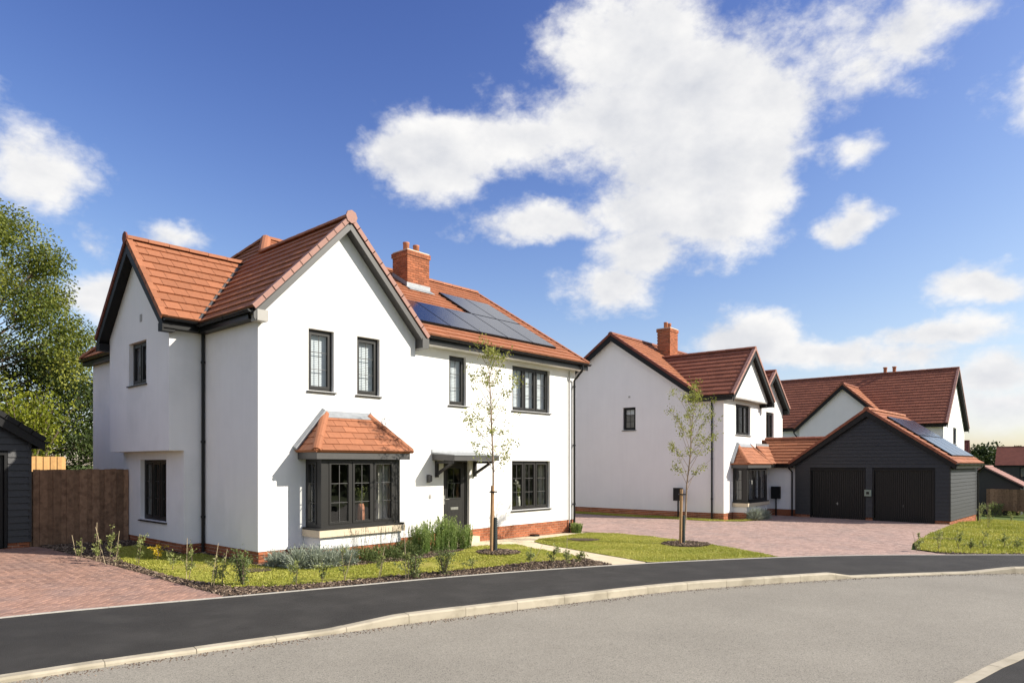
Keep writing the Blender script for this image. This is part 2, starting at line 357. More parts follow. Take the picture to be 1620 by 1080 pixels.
def smooth_line(pts,step=.25):
    """Catmull-Rom through the points, resampled by arc length"""
    P=[Vector((*p[:2],0)) for p in pts]; P=[P[0]*2-P[1]]+P+[P[-1]*2-P[-2]]; o=[]
    for i in range(1,len(P)-2):
        a,b,c,d=P[i-1:i+3]
        for k in range(24):
            t=k/24; o.append(.5*((2*b)+(c-a)*t+(2*a-5*b+4*c-d)*t*t+(3*b-a-3*c+d)*t**3))
    o.append(P[-2]); res=[o[0]]; acc=0
    for a,b in zip(o,o[1:]):
        l=(b-a).length
        while acc+l>=step:
            t=(step-acc)/l; a=a+(b-a)*t; res.append(a); l=(b-a).length; acc=0
        acc+=l
    return [(p.x,p.y) for p in res]
# ================================================================== THE SETTING: ground, road, pavement, kerbs, drives, lawns
def draped(name,poly,off,m,parent=None,step=1.0,kind='structure',zf=None):
    bm=bmesh.new(); vs=[bm.verts.new((x,y,0)) for x,y in poly]
    for t in tessellate_polygon([[Vector((x,y,0)) for x,y in poly]]): 
        try: bm.faces.new([vs[i] for i in t])
        except ValueError: pass
    xs=[p[0] for p in poly]; ys=[p[1] for p in poly]
    for ax,(a,b) in enumerate(((min(xs),max(xs)),(min(ys),max(ys)))):
        k=math.ceil(a/step)
        while k*step<b:
            co=[0,0,0]; no=[0,0,0]; co[ax]=k*step; no[ax]=1
            bmesh.ops.bisect_plane(bm,geom=bm.verts[:]+bm.edges[:]+bm.faces[:],plane_co=co,plane_no=no); k+=1
    for v in bm.verts: v.co.z=(zf or G)(v.co.x,v.co.y)+off
    bmesh.ops.recalc_face_normals(bm,faces=bm.faces[:])
    if sum(f.normal.z for f in bm.faces)<0: bmesh.ops.reverse_faces(bm,faces=bm.faces[:])
    me=bpy.data.meshes.new(name); bm.to_mesh(me); bm.free(); me.materials.append(m)
    o=link(name,me,parent)
    if parent is None: o['kind']=kind
    return o
# kerb line (front face of the kerb, at road level) and back edge of the pavement
KERB=smooth_line([(-26,-3.4),(-14,-4.25),(-8,-4.85),(-5.36,-5.2),(-4.5,-5.3),(-3.46,-5.48),(-1.91,-5.77),(-.65,-6.03),(1.75,-6.63),(4.15,-7.33),(7.4,-8.82),(9.3,-9.95),(11.2,-11.35),(14,-13.8),(18,-18),(24,-25)],.1)
EDGE=smooth_line([(-26,-.7),(-14,-1.6),(-8,-2.05),(-4.8,-2.36),(-3.62,-2.58),(-2.02,-3.0),(-.31,-3.41),(1.94,-3.95),(5.09,-5.03),(6.99,-5.85),(9.54,-7.2),(11.48,-8.55),(12.96,-9.86),(14.42,-11.23),(17,-14),(21,-18.5),(27,-25.5)],.1)
OPP=smooth_line([(-26,-9.7),(-14,-10.4),(-8,-10.95),(-3,-11.45),(1.16,-12.05),(2.05,-12.2),(3.16,-12.47),(6,-13.6),(9,-15.3),(13,-18.6),(17,-23)],.1)
ROADDROP=.12
def kerb_h(x):
    def ss(a,b,v): t=clamp((v-a)/(b-a),0,1); return t
    if x<2: return .05+.075*ss(-2.05,-1.1,x)
    if x<9: return .125-.085*ss(7.45,7.95,x)
    return .04+.085*ss(10.4,11.2,x)
def zroad(x,y): return G(x,y)-ROADDROP
# the one big sheet of land
def ground_sheet():
    xs=sorted(set([-600,-300,-150,-80,-45]+[x for x in range(-26,70)]+[21.7,80,100,140,200,320,600,1200,2500]))
    ys=sorted(set([-2000,-900,-400,-200,-100,-60,-40]+list(range(-30,22,1))+[26,32,40,55,80,120,200,400,900,2000]))
    def low(x,y):
        if not -26<=x<=27: return .06
        e=min(EDGE,key=lambda p:abs(p[0]-x)); return .22 if -34<y<e[1]-.3 else .06
    v=[(x,y,G(x,y)-low(x,y)) for x in xs for y in ys]; n=len(ys)
    f=[(i*n+j,(i+1)*n+j,(i+1)*n+j+1,i*n+j+1) for i in range(len(xs)-1) for j in range(n-1)]
    me=bpy.data.meshes.new('ground'); me.from_pydata(v,[],f); me.materials.append(M_FIELD); o=link('ground',me); o['kind']='structure'
ground_sheet()
draped('road',[(p[0],p[1]) for p in KERB[::4]]+[(p[0],p[1]) for p in reversed(OPP[::4])],-ROADDROP,M_ROAD,step=1.0)
def offset_line(line,d):
    o=[]
    for i,p in enumerate(line):
        a=Vector(line[max(0,i-1)]); b=Vector(line[min(len(line)-1,i+1)]); t=(b-a).normalized(); o.append((p[0]-t.y*d,p[1]+t.x*d))
    return o
KBACK=offset_line(KERB,.15)
def near_idx(line,p):
    return min(range(len(line)),key=lambda i:(line[i][0]-p[0])**2+(line[i][1]-p[1])**2)
def pavement():
    """asphalt strip between the kerb backs and the edging, dipping at the dropped kerbs"""
    mb=MB(); rows=[]
    for i in range(0,len(KBACK),3):
        k=KBACK[i]; e=EDGE[near_idx(EDGE,(k[0]+.12*(k[0]-KERB[i][0])*20,k[1]+.12*(k[1]-KERB[i][1])*20))]
        zk=zroad(*KERB[i])+kerb_h(KERB[i][0])-.006; ze=G(*e)-.004; r=[]
        for j in range(6):
            t=j/5; x=k[0]+(e[0]-k[0])*t; y=k[1]+(e[1]-k[1])*t; s=min(1,t*2.2); s=s*s*(3-2*s)
            r.append((x,y,zk+(ze-zk)*s))
        rows.append(r)
    n=6; mb.v=[p for r in rows for p in r]
    for i in range(len(rows)-1):
        for j in range(n-1): mb.f.append((i*n+j,(i+1)*n+j,(i+1)*n+j+1,i*n+j+1)); mb.m.append(0); mb.t.append(0)
    o=mb.build('pavement',M_FOOT,None,True); o['kind']='structure'
pavement()
def sweep_stone(mb,line,i0,i1,prof,zf,side=1):
    rows=[]
    for i in range(i0,i1+1):
        a=Vector(line[max(0,i-1)]); b=Vector(line[min(len(line)-1,i+1)]); t=(b-a).normalized(); nx,ny=-t.y*side,t.x*side
        rows.append([(line[i][0]+nx*d,line[i][1]+ny*d,z) for d,z in prof(line[i],zf(*line[i]))])
    n=len(rows[0]); b0=len(mb.v); mb.v+=[p for r in rows for p in r]
    for i in range(len(rows)-1):
        for j in range(n): mb.f.append((b0+i*n+j,b0+(i+1)*n+j,b0+(i+1)*n+(j+1)%n,b0+i*n+(j+1)%n)); mb.m.append(0); mb.t.append(0)
    for r0 in (0,len(rows)-1): mb.f.append(tuple(b0+r0*n+j for j in range(n))); mb.m.append(0); mb.t.append(0)
def trim_gap(line,i0,i1): return i0,i1
def kerb_run(name,line,hf,side,lo,hi):
    par=struct(name)
    i=0
    while i<len(line)-10:
        if lo<line[i][0]<hi:
            mb=MB(); seg=[line[j] for j in range(i,i+10)]
            a,b=Vector(seg[-2]),Vector(seg[-1]); seg[-1]=tuple(a+(b-a)*.93)
            dz=random.uniform(-.003,.003)
            def prof(p,z): 
                h=hf(p[0])+dz; return [(0,z-.12),(.004,z+max(.01,h-.022)),(.024,z+h),(.148,z+h),(.148,z-.12)]
            sweep_stone(mb,seg,0,len(seg)-1,prof,zroad,side); o=mb.build('kerb_stone',M_KERB,par)
        i+=9
    return par
kerb_run('kerb',KERB,kerb_h,1,-7.5,19)
kerb_run('far_side_kerb',OPP,lambda x:.10,-1,-8,8)
def strip(name,la,lb,m,za,zb):
    mb=MB(); n=min(len(la),len(lb))
    for i in range(0,n-3,3):
        mb.face([(*la[i],za(*la[i])),(*la[i+3],za(*la[i+3])),(*lb[i+3],zb(*lb[i+3])),(*lb[i],zb(*lb[i]))])
    o=mb.build(name,m); o['kind']='structure'; return o
strip('near_pavement',offset_line(OPP,-3.2),offset_line(OPP,-.148),M_FOOT,lambda x,y:G(x,y)-.02,lambda x,y:zroad(x,y)+.095)
# concrete edging stones behind the pavement
def edging():
    par=struct('edging'); i=0
    while i<len(EDGE)-10:
        if -6.5<EDGE[i][0]<18:
            mb=MB(); seg=EDGE[i:i+10]; a,b=Vector(seg[-2]),Vector(seg[-1]); seg=seg[:-1]+[tuple(a+(b-a)*.95)]
            sweep_stone(mb,seg,0,9,lambda p,z:[(0,z-.1),(0,z+.006),(.05,z+.006),(.05,z-.1)],G,1); mb.build('edging_stone',M_EDGE,par)
        i+=9
edging()
def edge_between(x0,x1,d=.055):
    L=offset_line(EDGE,d); q=[p for p in L if x0<p[0]<x1]; k=L.index(q[0]); j=L.index(q[-1])
    def at(a,b,x): t=(x-a[0])/(b[0]-a[0]); return (x,a[1]+(b[1]-a[1])*t)
    return [at(L[k-1],L[k],x0)]+q[2:-2:3]+[at(L[j],L[j+1],x1)]
# --- plots (plan polygons traced from the picture onto the ground)
XD=-2.08
DRIVE1=[p for p in edge_between(-9.5,XD)]+[(XD,.2),(-2.2,2.6),(-2.4,5.4),(-2.55,5.66),(-9.5,5.66)]
L1N=[(-1.55,3.4),(-1.85,2.0),(-1.85,.6),(-1.8,-1.0),(-1.6,-2.2),(-1.05,-2.66),(-.1,-2.92),(1.2,-3.12),(2.3,-3.38),(3.3,-3.62),(4.6,-3.86),(5.5,-4.05),(5.82,-3.75)]
PATHL=[(5.35,-5.07),(5.95,-3.55),(6.5,-2.0),(6.95,-.95),(6.75,-.62),(6.35,-.35)]
LAWN1=L1N+[(6.0,-3.4),(6.42,-2.0),(6.85,-.95),(6.55,-.65),(5.6,-.6),(4.9,-1.0),(4.3,-1.55),(3.3,-1.65),(2.2,-1.6),(1.2,-1.45),(.5,-1.1),(.05,-.45),(-.1,.1),(-.12,2.3),(-.6,2.35),(-.62,4.6),(-1.3,4.4)]
PATH=[(5.31,-5.02),(5.95,-3.5),(6.44,-2.0),(6.88,-.95),(6.58,-.6),(5.2,-.55),(4.5,-.55),(4.5,.28),(11.25,.28),(11.25,-.15),(8.6,-.3),(7.75,-.75),(7.4,-1.4),(6.95,-2.8),(6.2,-5.33)]
LAWN2=[(6.25,-5.36),(7.0,-2.8),(7.45,-1.4),(7.8,-.8),(8.6,-.36),(11.3,-.2),(11.75,-1.1),(11.6,-2.3),(11.1,-3.8),(10.5,-5.2),(9.75,-6.4),(9.35,-7.02)]+[p for p in reversed(edge_between(6.3,9.3))]
DRIVE2=[p for p in edge_between(9.38,13.1)]+[(13.15,-9.62),(13.6,-8.9),(15.9,-8.45),(20.0,-8.1),(24.62,-8.02),(24.95,-1.9),(25.1,.6),(24.2,.0),(23.2,-1.2),(21.8,-1.6),(20.3,-1.3),(19.4,-.3),(19.3,2.5),(19.2,8.0),(14.2,8.2),(11.5,8.2),(11.5,-.2),(11.78,-1.1),(11.63,-2.3),(11.13,-3.8),(10.53,-5.2),(9.78,-6.4)]
STRIP2=[(20.55,9),(20.55,-.55),(21.3,-1.1),(21.75,-1.55),(20.3,-1.26),(19.44,-.3),(19.34,2.5),(19.24,9)]
LAWN3=[(13.35,-9.65),(13.8,-9.0),(16,-8.52),(20,-8.15),(24.3,-8.0),(30.1,-8.06),(36,-6.5),(39,-7.5),(37.5,-9.2),(30,-14),(22,-17),(18.4,-15.2),(15,-11.55),(14,-10.55)]
draped('lawn_base',LAWN1,.012,M_TURF); draped('lawn_base',LAWN2,.012,M_TURF); draped('lawn_base',STRIP2,.012,M_TURF); draped('lawn_base',LAWN3,.012,M_TURF)
for o in [o for o in bpy.data.objects if o.name.startswith('lawn_base')]: o['kind']='structure'
BED1=[p for p in edge_between(XD,5.3)]+[(5.35,-5.0),(5.9,-3.6),(6.3,-2),(6.6,-.6),(4.45,-.5),(4.45,.3),(-.02,.3),(-.02,2.5),(-.46,2.5),(-.46,5.75),(-2.45,5.7),(-2.38,4.9),(-2.2,2.6),(XD,.2)]
draped('planting_bed',BED1,-.012,M_SOIL)
BED3=[p for p in edge_between(13.0,18.2)]+[(18.4,-15.0),(15,-11.4),(13.35,-9.5),(13.1,-9.6)]
draped('planting_bed',BED3,-.006,M_SOIL)
draped('drive_bedding',DRIVE1,-.03,M_SAND); draped('drive_bedding',DRIVE2,-.03,M_SAND)
draped('path_base',PATH,-.012,M_SAND)
# --- block paving, real blocks
def paving(name,poly,m,ang,near=300,soldier=None,org=(0,0)):
    par=struct(name); ca,sa=math.cos(ang),math.sin(ang)
    loc=[((x-org[0])*ca+(y-org[1])*sa,-(x-org[0])*sa+(y-org[1])*ca) for x,y in poly]
    W=lambda u,v:(org[0]+u*ca-v*sa,org[1]+u*sa+v*ca)
    x0,x1=min(p[0] for p in loc),max(p[0] for p in loc); y0,y1=min(p[1] for p in loc),max(p[1] for p in loc); a=.105; g=.0035
    out=[]
    for i in range(int(x0/a)-2,int(x1/a)+2):
        for j in range(int(y0/a)-2,int(y1/a)+2):
            k=(i+j)%4
            if k==0: r=(i*a+g,(i+2)*a-g,j*a+g,(j+1)*a-g)
            elif k==2: r=(i*a+g,(i+1)*a-g,j*a+g,(j+2)*a-g)
            else: continue
            cx,cy=(r[0]+r[1])/2,(r[2]+r[3])/2
            if not inside((cx,cy),loc):
                c=clip_rect(loc,*r)
                if len(c)<3 or abs(area(c))<.002: continue
                full=False
            else:
                c=clip_rect(loc,*r)
                if len(c)<3: continue
                full=abs(abs(area(c))-(r[1]-r[0])*(r[3]-r[2]))<1e-6
            out.append((W(cx,cy),r,c,full,k))
    def dist(o): return (o[0][0]-CAM.x)**2+(o[0][1]-CAM.y)**2
    def inview(p):
        d=Vector((p[0],p[1],0))-Vector((CAM.x,CAM.y,0)); de=d.dot(FW)
        if de<.5: return False
        px=CXP+FPX*d.dot(RT)/de; return -10<px<1630
    out.sort(key=lambda o:(0 if inview(o[0]) else 1,dist(o)))
    proto={}
    for k in (0,2):
        b=MB(); hx,hy=((.105-g,.0525-g) if k==0 else (.0525-g,.105-g)); c=.004
        b.solid([(-hx,-hy,-.03),(hx,-hy,-.03),(hx,hy,-.03),(-hx,hy,-.03)],[(-hx,-hy,-c),(hx,-hy,-c),(hx,hy,-c),(-hx,hy,-c)])
        b.solid([(-hx,-hy,-c),(hx,-hy,-c),(hx,hy,-c),(-hx,hy,-c)],[(-hx+c,-hy+c,0),(hx-c,-hy+c,0),(hx-c,hy-c,0),(-hx+c,hy-c,0)])
        proto[k]=b.mesh('paving_block',m)
    rest=MB(); cnt=0; rnd=random.Random(3)
    for (c,r,cp,full,k) in out:
        z=G(*c)+.004+rnd.uniform(-.0025,.0025)
        if full and cnt<near:
            link('paving_block',proto[k],par,Matrix.Translation((c[0],c[1],z))@Matrix.Rotation(ang,4,'Z')); cnt+=1
        else:
            rest.ct=rnd.random()*.98+.01; tx,ty=rnd.uniform(-.012,.012),rnd.uniform(-.012,.012); cu,cv=(r[0]+r[1])/2,(r[2]+r[3])/2
            top=[(*W(*p),z+(p[0]-cu)*tx+(p[1]-cv)*ty) for p in cp]; bot=[(q[0],q[1],q[2]-.03) for q in top]
            if area(cp)<0: top.reverse(); bot.reverse()
            i=len(rest.v); n=len(top); rest.v+=bot+top
            rest.f.append(tuple(range(i+n,i+2*n))); rest.m.append(0); rest.t.append(rest.ct)
            for q in range(n): rest.f.append((i+q,i+(q+1)%n,i+n+(q+1)%n,i+n+q)); rest.m.append(0); rest.t.append(rest.ct)
    o=rest.build('paving_blocks',m,par); o['kind']='stuff'
    return par
paving('driveway',DRIVE1,M_PAVE,R(45),org=(-2.08,-3))
paving('driveway',DRIVE2,M_PAVE2,R(2.8),org=(12,-9))
# --- buff slabs of the garden path (cut to the curved outline)
def slabs():
    par=struct('garden_path')
    for i in range(-2,30):
        for j in range(-16,4):
            u0,u1=4+i*.45+.003+(.225 if j%2 else 0),4+(i+1)*.45-.003+(.225 if j%2 else 0); v0,v1=j*.45+.003,(j+1)*.45-.003
            c=clip_rect(PATH,u0,u1,v0,v1)
            if len(c)<3 or abs(area(c))<.004: continue
            if area(c)<0: c.reverse()
            dz=random.uniform(0,.004); mb=MB(); mb.solid([(x,y,G(x,y)-.03) for x,y in c],[(x,y,G(x,y)+.008+dz) for x,y in c]); mb.build('paving_slab',M_SLAB,par)
slabs()
# --- grass blades and bark mulch: nobody could count them
def grass(name,poly,n,label,seed,h=(.012,.034),w=.012,maxd=60):
    rnd=random.Random(seed); xs=[p[0] for p in poly]; ys=[p[1] for p in poly]; mb=MB(); k=0
    while k<n:
        x,y=rnd.uniform(min(xs),max(xs)),rnd.uniform(min(ys),max(ys)); k+=1
        if not inside((x,y),poly): continue
        z=G(x,y)+.008; a=rnd.uniform(0,6.283); hh=rnd.uniform(*h)*(1+.5*math.sin(x*2.3+1.7*y)*math.sin(y*3.1)); le=rnd.uniform(-.035,.035); le2=rnd.uniform(-.035,.035); ww=w*rnd.uniform(.7,1.4)
        ca,sa=math.cos(a)*ww,math.sin(a)*ww; mb.ct=clamp(rnd.gauss(.45,.25)+.25*math.sin(x*1.9)*math.sin(y*1.3+x),.01,1)
        mb.face([(x-ca,y-sa,z),(x+ca,y+sa,z),(x+le,y+le2,z+hh)])
    o=mb.build(name,M_GRASS); tag(o,label,'grass',kind='stuff')
grass('lawn_grass',LAWN1,150000,'short sunlit grass of the front lawn below the bay window',1)
grass('lawn_grass',LAWN2,90000,'short grass of the lawn between path and block drive',2)
grass('lawn_grass',STRIP2,30000,'narrow grass strip at the foot of the second white house',3,(.03,.06))
grass('lawn_grass',LAWN3,160000,'grass of the lawn beside the black double garage',4,(.03,.07),.016)
def mulch(name,polys,holes,n,label,seed):
    rnd=random.Random(seed); mb=MB()
    for poly in polys:
        xs=[p[0] for p in poly]; ys=[p[1] for p in poly]
        for _ in range(n):
            x,y=rnd.uniform(min(xs),max(xs)),rnd.uniform(min(ys),max(ys))
            if not inside((x,y),poly) or any(inside((x,y),h) for h in holes): continue
            l,w,t=rnd.uniform(.01,.034),rnd.uniform(.006,.014),rnd.uniform(.003,.008); q=Matrix.Rotation(rnd.uniform(0,6.28),3,'Z')@Matrix.Rotation(rnd.gauss(0,.45),3,'X')@Matrix.Rotation(rnd.gauss(0,.4),3,'Y')
            c=Vector((x,y,G(x,y)+rnd.uniform(0,.028))); mb.ct=rnd.random()*.98+.01
            T=[c+q@Vector(p) for p in ((-l,-w*.6,t),(l,-w,t*.6),(l*.9,w,t),(-l*.8,w*.8,t*.7))]; mb.solid([c+q@Vector(p) for p in ((-l,-w,-t),(l,-w,-t),(l,w,-t),(-l,w,-t))],T)
    tag(mb.build(name,M_MULCH),label,'bark mulch',kind='stuff')
mulch('bark_mulch',[BED1],[LAWN1],60000,'bark chip mulch along the pavement edge and under the house',5)
mulch('bark_mulch',[BED3],[LAWN3],9000,'bark chip strip in front of the garage lawn',6)
RING=[(4.45,-2.55,.55),(10.25,-4.15,.75)]
for k,(x,y,r) in enumerate(RING):
    rg=[(x+r*math.cos(a*.4)*1.0,y+r*.85*math.sin(a*.4)) for a in range(16)]
    draped('tree_pit',rg,.022,M_SOIL,step=.5)
    rnd=random.Random(k); mb=MB()
    for _ in range(900):
        a=rnd.uniform(0,6.28); rr=r*math.sqrt(rnd.random())*.98; px,py=x+rr*math.cos(a),y+.85*rr*math.sin(a)
        l,w=rnd.uniform(.01,.032),rnd.uniform(.006,.014); q=Matrix.Rotation(rnd.uniform(0,6.28),3,'Z')@Matrix.Rotation(rnd.gauss(0,.4),3,'X'); c=Vector((px,py,G(px,py)+.03+rnd.uniform(0,.03))); mb.ct=rnd.random()*.98+.01
        mb.solid([c+q@Vector(p) for p in ((-l,-w,-.01),(l,-w,-.01),(l,w,-.01),(-l,w,-.01))],[c+q@Vector(p) for p in ((-l,-w*.6,.008),(l,-w,.005),(l*.9,w,.008),(-l*.8,w*.8,.006))])
    tag(mb.build('bark_mulch',M_MULCH),('bark chip ring around the birch by the front door','bark chip ring around the birch on the far lawn')[k],'bark mulch',kind='stuff')
# loose grit lying in the road channel
def grit():
    rnd=random.Random(11); mb=MB()
    for _ in range(5200):
        i=rnd.randrange(60,len(KERB)-60)
        if not -6<KERB[i][0]<12: continue
        a=Vector(KERB[i]); b=Vector(KERB[i+1]); t=(b-a).normalized(); d=abs(rnd.gauss(0,.11))+.004
        x,y=a.x+t.y*d+t.x*rnd.uniform(0,.1),a.y-t.x*d+t.y*rnd.uniform(0,.1); s=rnd.uniform(.003,.009); z=zroad(x,y); mb.ct=rnd.random()*.9+.05
        mb.solid([(x-s,y-s,z),(x+s,y-s*.7,z),(x+s*.8,y+s,z),(x-s*.9,y+s*.8,z)],[(x-s*.6,y-s*.5,z+s*1.1),(x+s*.5,y-s*.4,z+s*.9),(x+s*.4,y+s*.5,z+s*1.2),(x-s*.5,y+s*.4,z+s)])
    tag(mb.build('road_grit',M_MULCH),'loose stone grit lying along the kerb channel','grit',kind='stuff')
grit()
# ================================================================== BUILDING KIT
Z=Vector((0,0,1))
class Face:
    """a wall plane: origin, direction along the wall, outward normal"""
    def __init__(s,o,u,n): s.o=Vector(o); s.u=Vector(u); s.n=Vector(n)
    def p(s,u,z,d=0.0): return s.o+s.u*u+Z*z+s.n*d
def wall(name,parent,F,outline,holes,t,m):
    loops=[outline]+[[(a,c),(b,c),(b,d),(a,d)] for a,b,c,d in holes]
    flat=[p for l in loops for p in l]; mb=MB()
    for tri in tessellate_polygon([[Vector((p[0],p[1],0)) for p in l] for l in loops]):
        a=[flat[i] for i in tri]
        if area(a)<0: a.reverse()
        flip=F.u.cross(Z).dot(F.n)<0
        f=[F.p(*q) for q in a]; b=[F.p(*q,-t) for q in a]
        mb.face(f if not flip else f[::-1]); mb.face(b[::-1] if not flip else b)
    for l in loops:
        for i in range(len(l)):
            a,b=l[i],l[(i+1)%len(l)]; mb.face([F.p(*a),F.p(*b),F.p(*b,-t),F.p(*a,-t)])
    return mb.build(name,m,parent)
def fbox(mb,F,u0,u1,z0,z1,d0,d1,m=None):
    mb.solid([F.p(u0,z0,d0),F.p(u1,z0,d0),F.p(u1,z0,d1),F.p(u0,z0,d1)],[F.p(u0,z1,d0),F.p(u1,z1,d0),F.p(u1,z1,d1),F.p(u0,z1,d1)],m)
def window(parent,F,u0,u1,z0,z1,lights=1,recess=.09,bars=(2,3),blind=None,sill=True,name='window',sashes=None,m=None,fw=.06,stop=True):
    """casement: outer frame with mullions, sashes, panes with glazing grid, sill, blind or curtain behind"""
    m=m or M_ANTH; d1=-recess; d0=d1-.07; mb=MB()
    fbox(mb,F,u0,u1,z0,z0+fw,d0,d1); fbox(mb,F,u0,u1,z1-fw,z1,d0,d1); fbox(mb,F,u0,u0+fw,z0+fw,z1-fw,d0,d1); fbox(mb,F,u1-fw,u1,z0+fw,z1-fw,d0,d1)
    lw=(u1-u0-2*fw)/lights
    for k in range(1,lights): c=u0+fw+lw*k; fbox(mb,F,c-.028,c+.028,z0+fw,z1-fw,d0,d1-.002)
    w=mb.build(name,m,parent)
    for k in range(lights):
        a=u0+fw+lw*k+(.028 if k else 0)+.003; b=u0+fw+lw*(k+1)-(.028 if k<lights-1 else 0)-.003; c,d=z0+fw+.003,z1-fw-.003
        s=MB(); q=.048; e1=d1+.012; e0=d1-.05
        for (x0,x1,y0,y1) in ((a,b,c,c+q),(a,b,d-q,d),(a,a+q,c+q,d-q),(b-q,b,c+q,d-q)): fbox(s,F,x0,x1,y0,y1,e0,e1)
        s.build('sash',m,w)
        g=MB(); g.face([F.p(a+q-.005,c+q-.005,d1-.024),F.p(b-q+.005,c+q-.005,d1-.024),F.p(b-q+.005,d-q+.005,d1-.024),F.p(a+q-.005,d-q+.005,d1-.024)]); g.build('pane',M_GLASS,w)
        if bars:
            gb=MB(); nx,nz=bars
            for i in range(1,nx): x=a+q+(b-a-2*q)*i/nx; fbox(gb,F,x-.007,x+.007,c+q,d-q,d1-.021,d1-.012)
            for j in range(1,nz): zz=c+q+(d-c-2*q)*j/nz; fbox(gb,F,a+q,b-q,zz-.007,zz+.007,d1-.0215,d1-.0125)
            gb.build('glazing_grid',m if m is not M_ANTH else M_BARGE,w)
    if sill:
        s=MB(); e=.045; s.solid([F.p(u0-e,z0-.035,d1),F.p(u1+e,z0-.035,d1),F.p(u1+e,z0-.045,.045),F.p(u0-e,z0-.045,.045)],[F.p(u0-e,z0,d1),F.p(u1+e,z0,d1),F.p(u1+e,z0-.016,.045),F.p(u0-e,z0-.016,.045)]); s.build('sill',m,w)
    if blind:
        kind,amt=blind; s=MB()
        if kind=='blind':
            zb=z1-(z1-z0)*amt; n=int((z1-zb)/.04)
            for k in range(n): zz=z1-.03-k*.04; s.face([F.p(u0+.04,zz,d0-.05),F.p(u1-.04,zz,d0-.05),F.p(u1-.04,zz-.042,d0-.035),F.p(u0+.04,zz-.042,d0-.035)])
            s.build('blind',M_WHITE,w)
        else:
            for side in (0,1):
                n=10; wd=(u1-u0)*amt
                for k in range(n):
                    x0=(u0+.02+wd*k/n) if side==0 else (u1-.02-wd*k/n); x1=(u0+.02+wd*(k+1)/n) if side==0 else (u1-.02-wd*(k+1)/n)
                    f=lambda i:d0-.12-.03*(i%2); s.face([F.p(x0,z0-.2,f(k)),F.p(x1,z0-.2,f(k+1)),F.p(x1,z1+.05,f(k+1)),F.p(x0,z1+.05,f(k))])
            s.build('curtain',M_CURT,w)
    return w
PROTO={}
def bricks(parent,F,u0,u1,z0,z1,objs,mb=None,phase=0,m=None,ztop=None):
    """stretcher bond; full bricks share one mesh, cut ones are clipped"""
    m=m or M_BRICK; H=.075; L=.225; n=int(round((z1-z0)/H)); rot=Matrix((F.u,F.n,Z)).transposed().to_4x4()
    if 'brick' not in PROTO:
        b=MB(); b.box(0,.215,-.05,.005,0,.062); PROTO['brick']=b.mesh('brick',m)
    for r in range(n):
        zt=z1-r*H; zb=zt-.062; st=u0-(L/2 if (r+phase)%2 else 0); k=0
        while st+k*L<u1-.02:
            a,b=max(u0,st+k*L),min(u1,st+k*L+.215); k+=1
            if b-a<.03: continue
            if objs and abs(b-a-.215)<1e-4: link('brick',PROTO['brick'],parent,Matrix.Translation(F.p(a,zb))@rot)
            elif objs:
                q=MB(); q.box(0,b-a,-.05,.005,0,.062); link('brick',q.mesh('brick',m),parent,Matrix.Translation(F.p(a,zb))@rot)
            else:
                mb.ct=random.random()*.98+.01; fbox(mb,F,a,b,zb,zb+.062,-.05,.005)
class Slope:
    """roof plane: origin on the eave line, u along it, v up the slope"""
    def __init__(s,o,u,v): s.o=Vector(o); s.u=Vector(u).normalized(); s.v=Vector(v).normalized(); n=s.u.cross(s.v); s.n=n if n.z>0 else -n
    def p(s,u,v,h=0.0): return s.o+s.u*u+s.v*v+s.n*h
    def uv(s,x,y,z): q=Vector((x,y,z))-s.o; return (q.dot(s.u),q.dot(s.v))
def deck(mb,S,poly,t=.07,h=0.0):
    lo=[S.p(*q,h-t) for q in poly]; hi=[S.p(*q,h) for q in poly]
    tri=tessellate_polygon([[Vector((q[0],q[1],0)) for q in poly]])
    for t3 in tri: mb.face([hi[i] for i in t3]); mb.face([lo[i] for i in reversed(t3)])
    for i in range(len(poly)): j=(i+1)%len(poly); mb.face([lo[i],lo[j],hi[j],hi[i]])
def tiles(roof,S,poly,m,objs=False,gauge=.30,w=.33,tl=.049,th=.015,v0=None,name='roof_tile',stuff=None,phase=0):
    us=[q[0] for q in poly]; vs=[q[1] for q in poly]; vb=min(vs) if v0 is None else v0
    rot=Matrix((S.u,S.v,S.n)).transposed().to_4x4(); key=('tile',m.name,gauge,w); g=.004
    hf=lambda dv:tl-(tl-th)*dv/gauge
    if S.u.cross(S.v).dot(S.n)<0: rot=None
    if objs and key not in PROTO and rot is not None:
        b=MB(); a=w-2*g; b.solid([(0,0,.0),(a,0,.0),(a,gauge,.0),(0,gauge,.0)],[(0,0,tl),(a,0,tl),(a,gauge,th),(0,gauge,th)]); PROTO[key]=b.mesh(name,m)
    mb=MB(); r=0; rnd=random.Random(len(poly)+int(abs(S.o.x)*10))
    while vb+r*gauge<max(vs)-.005:
        a0=vb+r*gauge; off=(w/2 if (r+phase)%2 else 0)
        k=int((min(us)-off)/w)-1
        while off+k*w<max(us):
            x0,x1=off+k*w+g,off+(k+1)*w-g; k+=1
            c=clip_rect(poly,x0,x1,a0,a0+gauge)
            if len(c)<3 or abs(area(c))<.0015: continue
            full=abs(abs(area(c))-(x1-x0)*gauge)<1e-5
            if area(c)<0: c=c[::-1]
            if rot is None: c=c[::-1]
            lift=rnd.uniform(0,.004)
            if objs and full and rot is not None: link(name,PROTO[key],roof,Matrix.Translation(S.p(x0,a0,.002+lift))@rot)
            else:
                q=MB() if objs else mb
                if not objs: q.ct=rnd.random()*.98+.01
                q.solid([S.p(*e,.002) for e in c],[S.p(*e,hf(e[1]-a0)+lift) for e in c])
                if objs: q.build(name,m,roof)
        r+=1
    if not objs and mb.f:
        o=mb.build(stuff or 'tile_courses',m,roof); o['kind']='stuff'
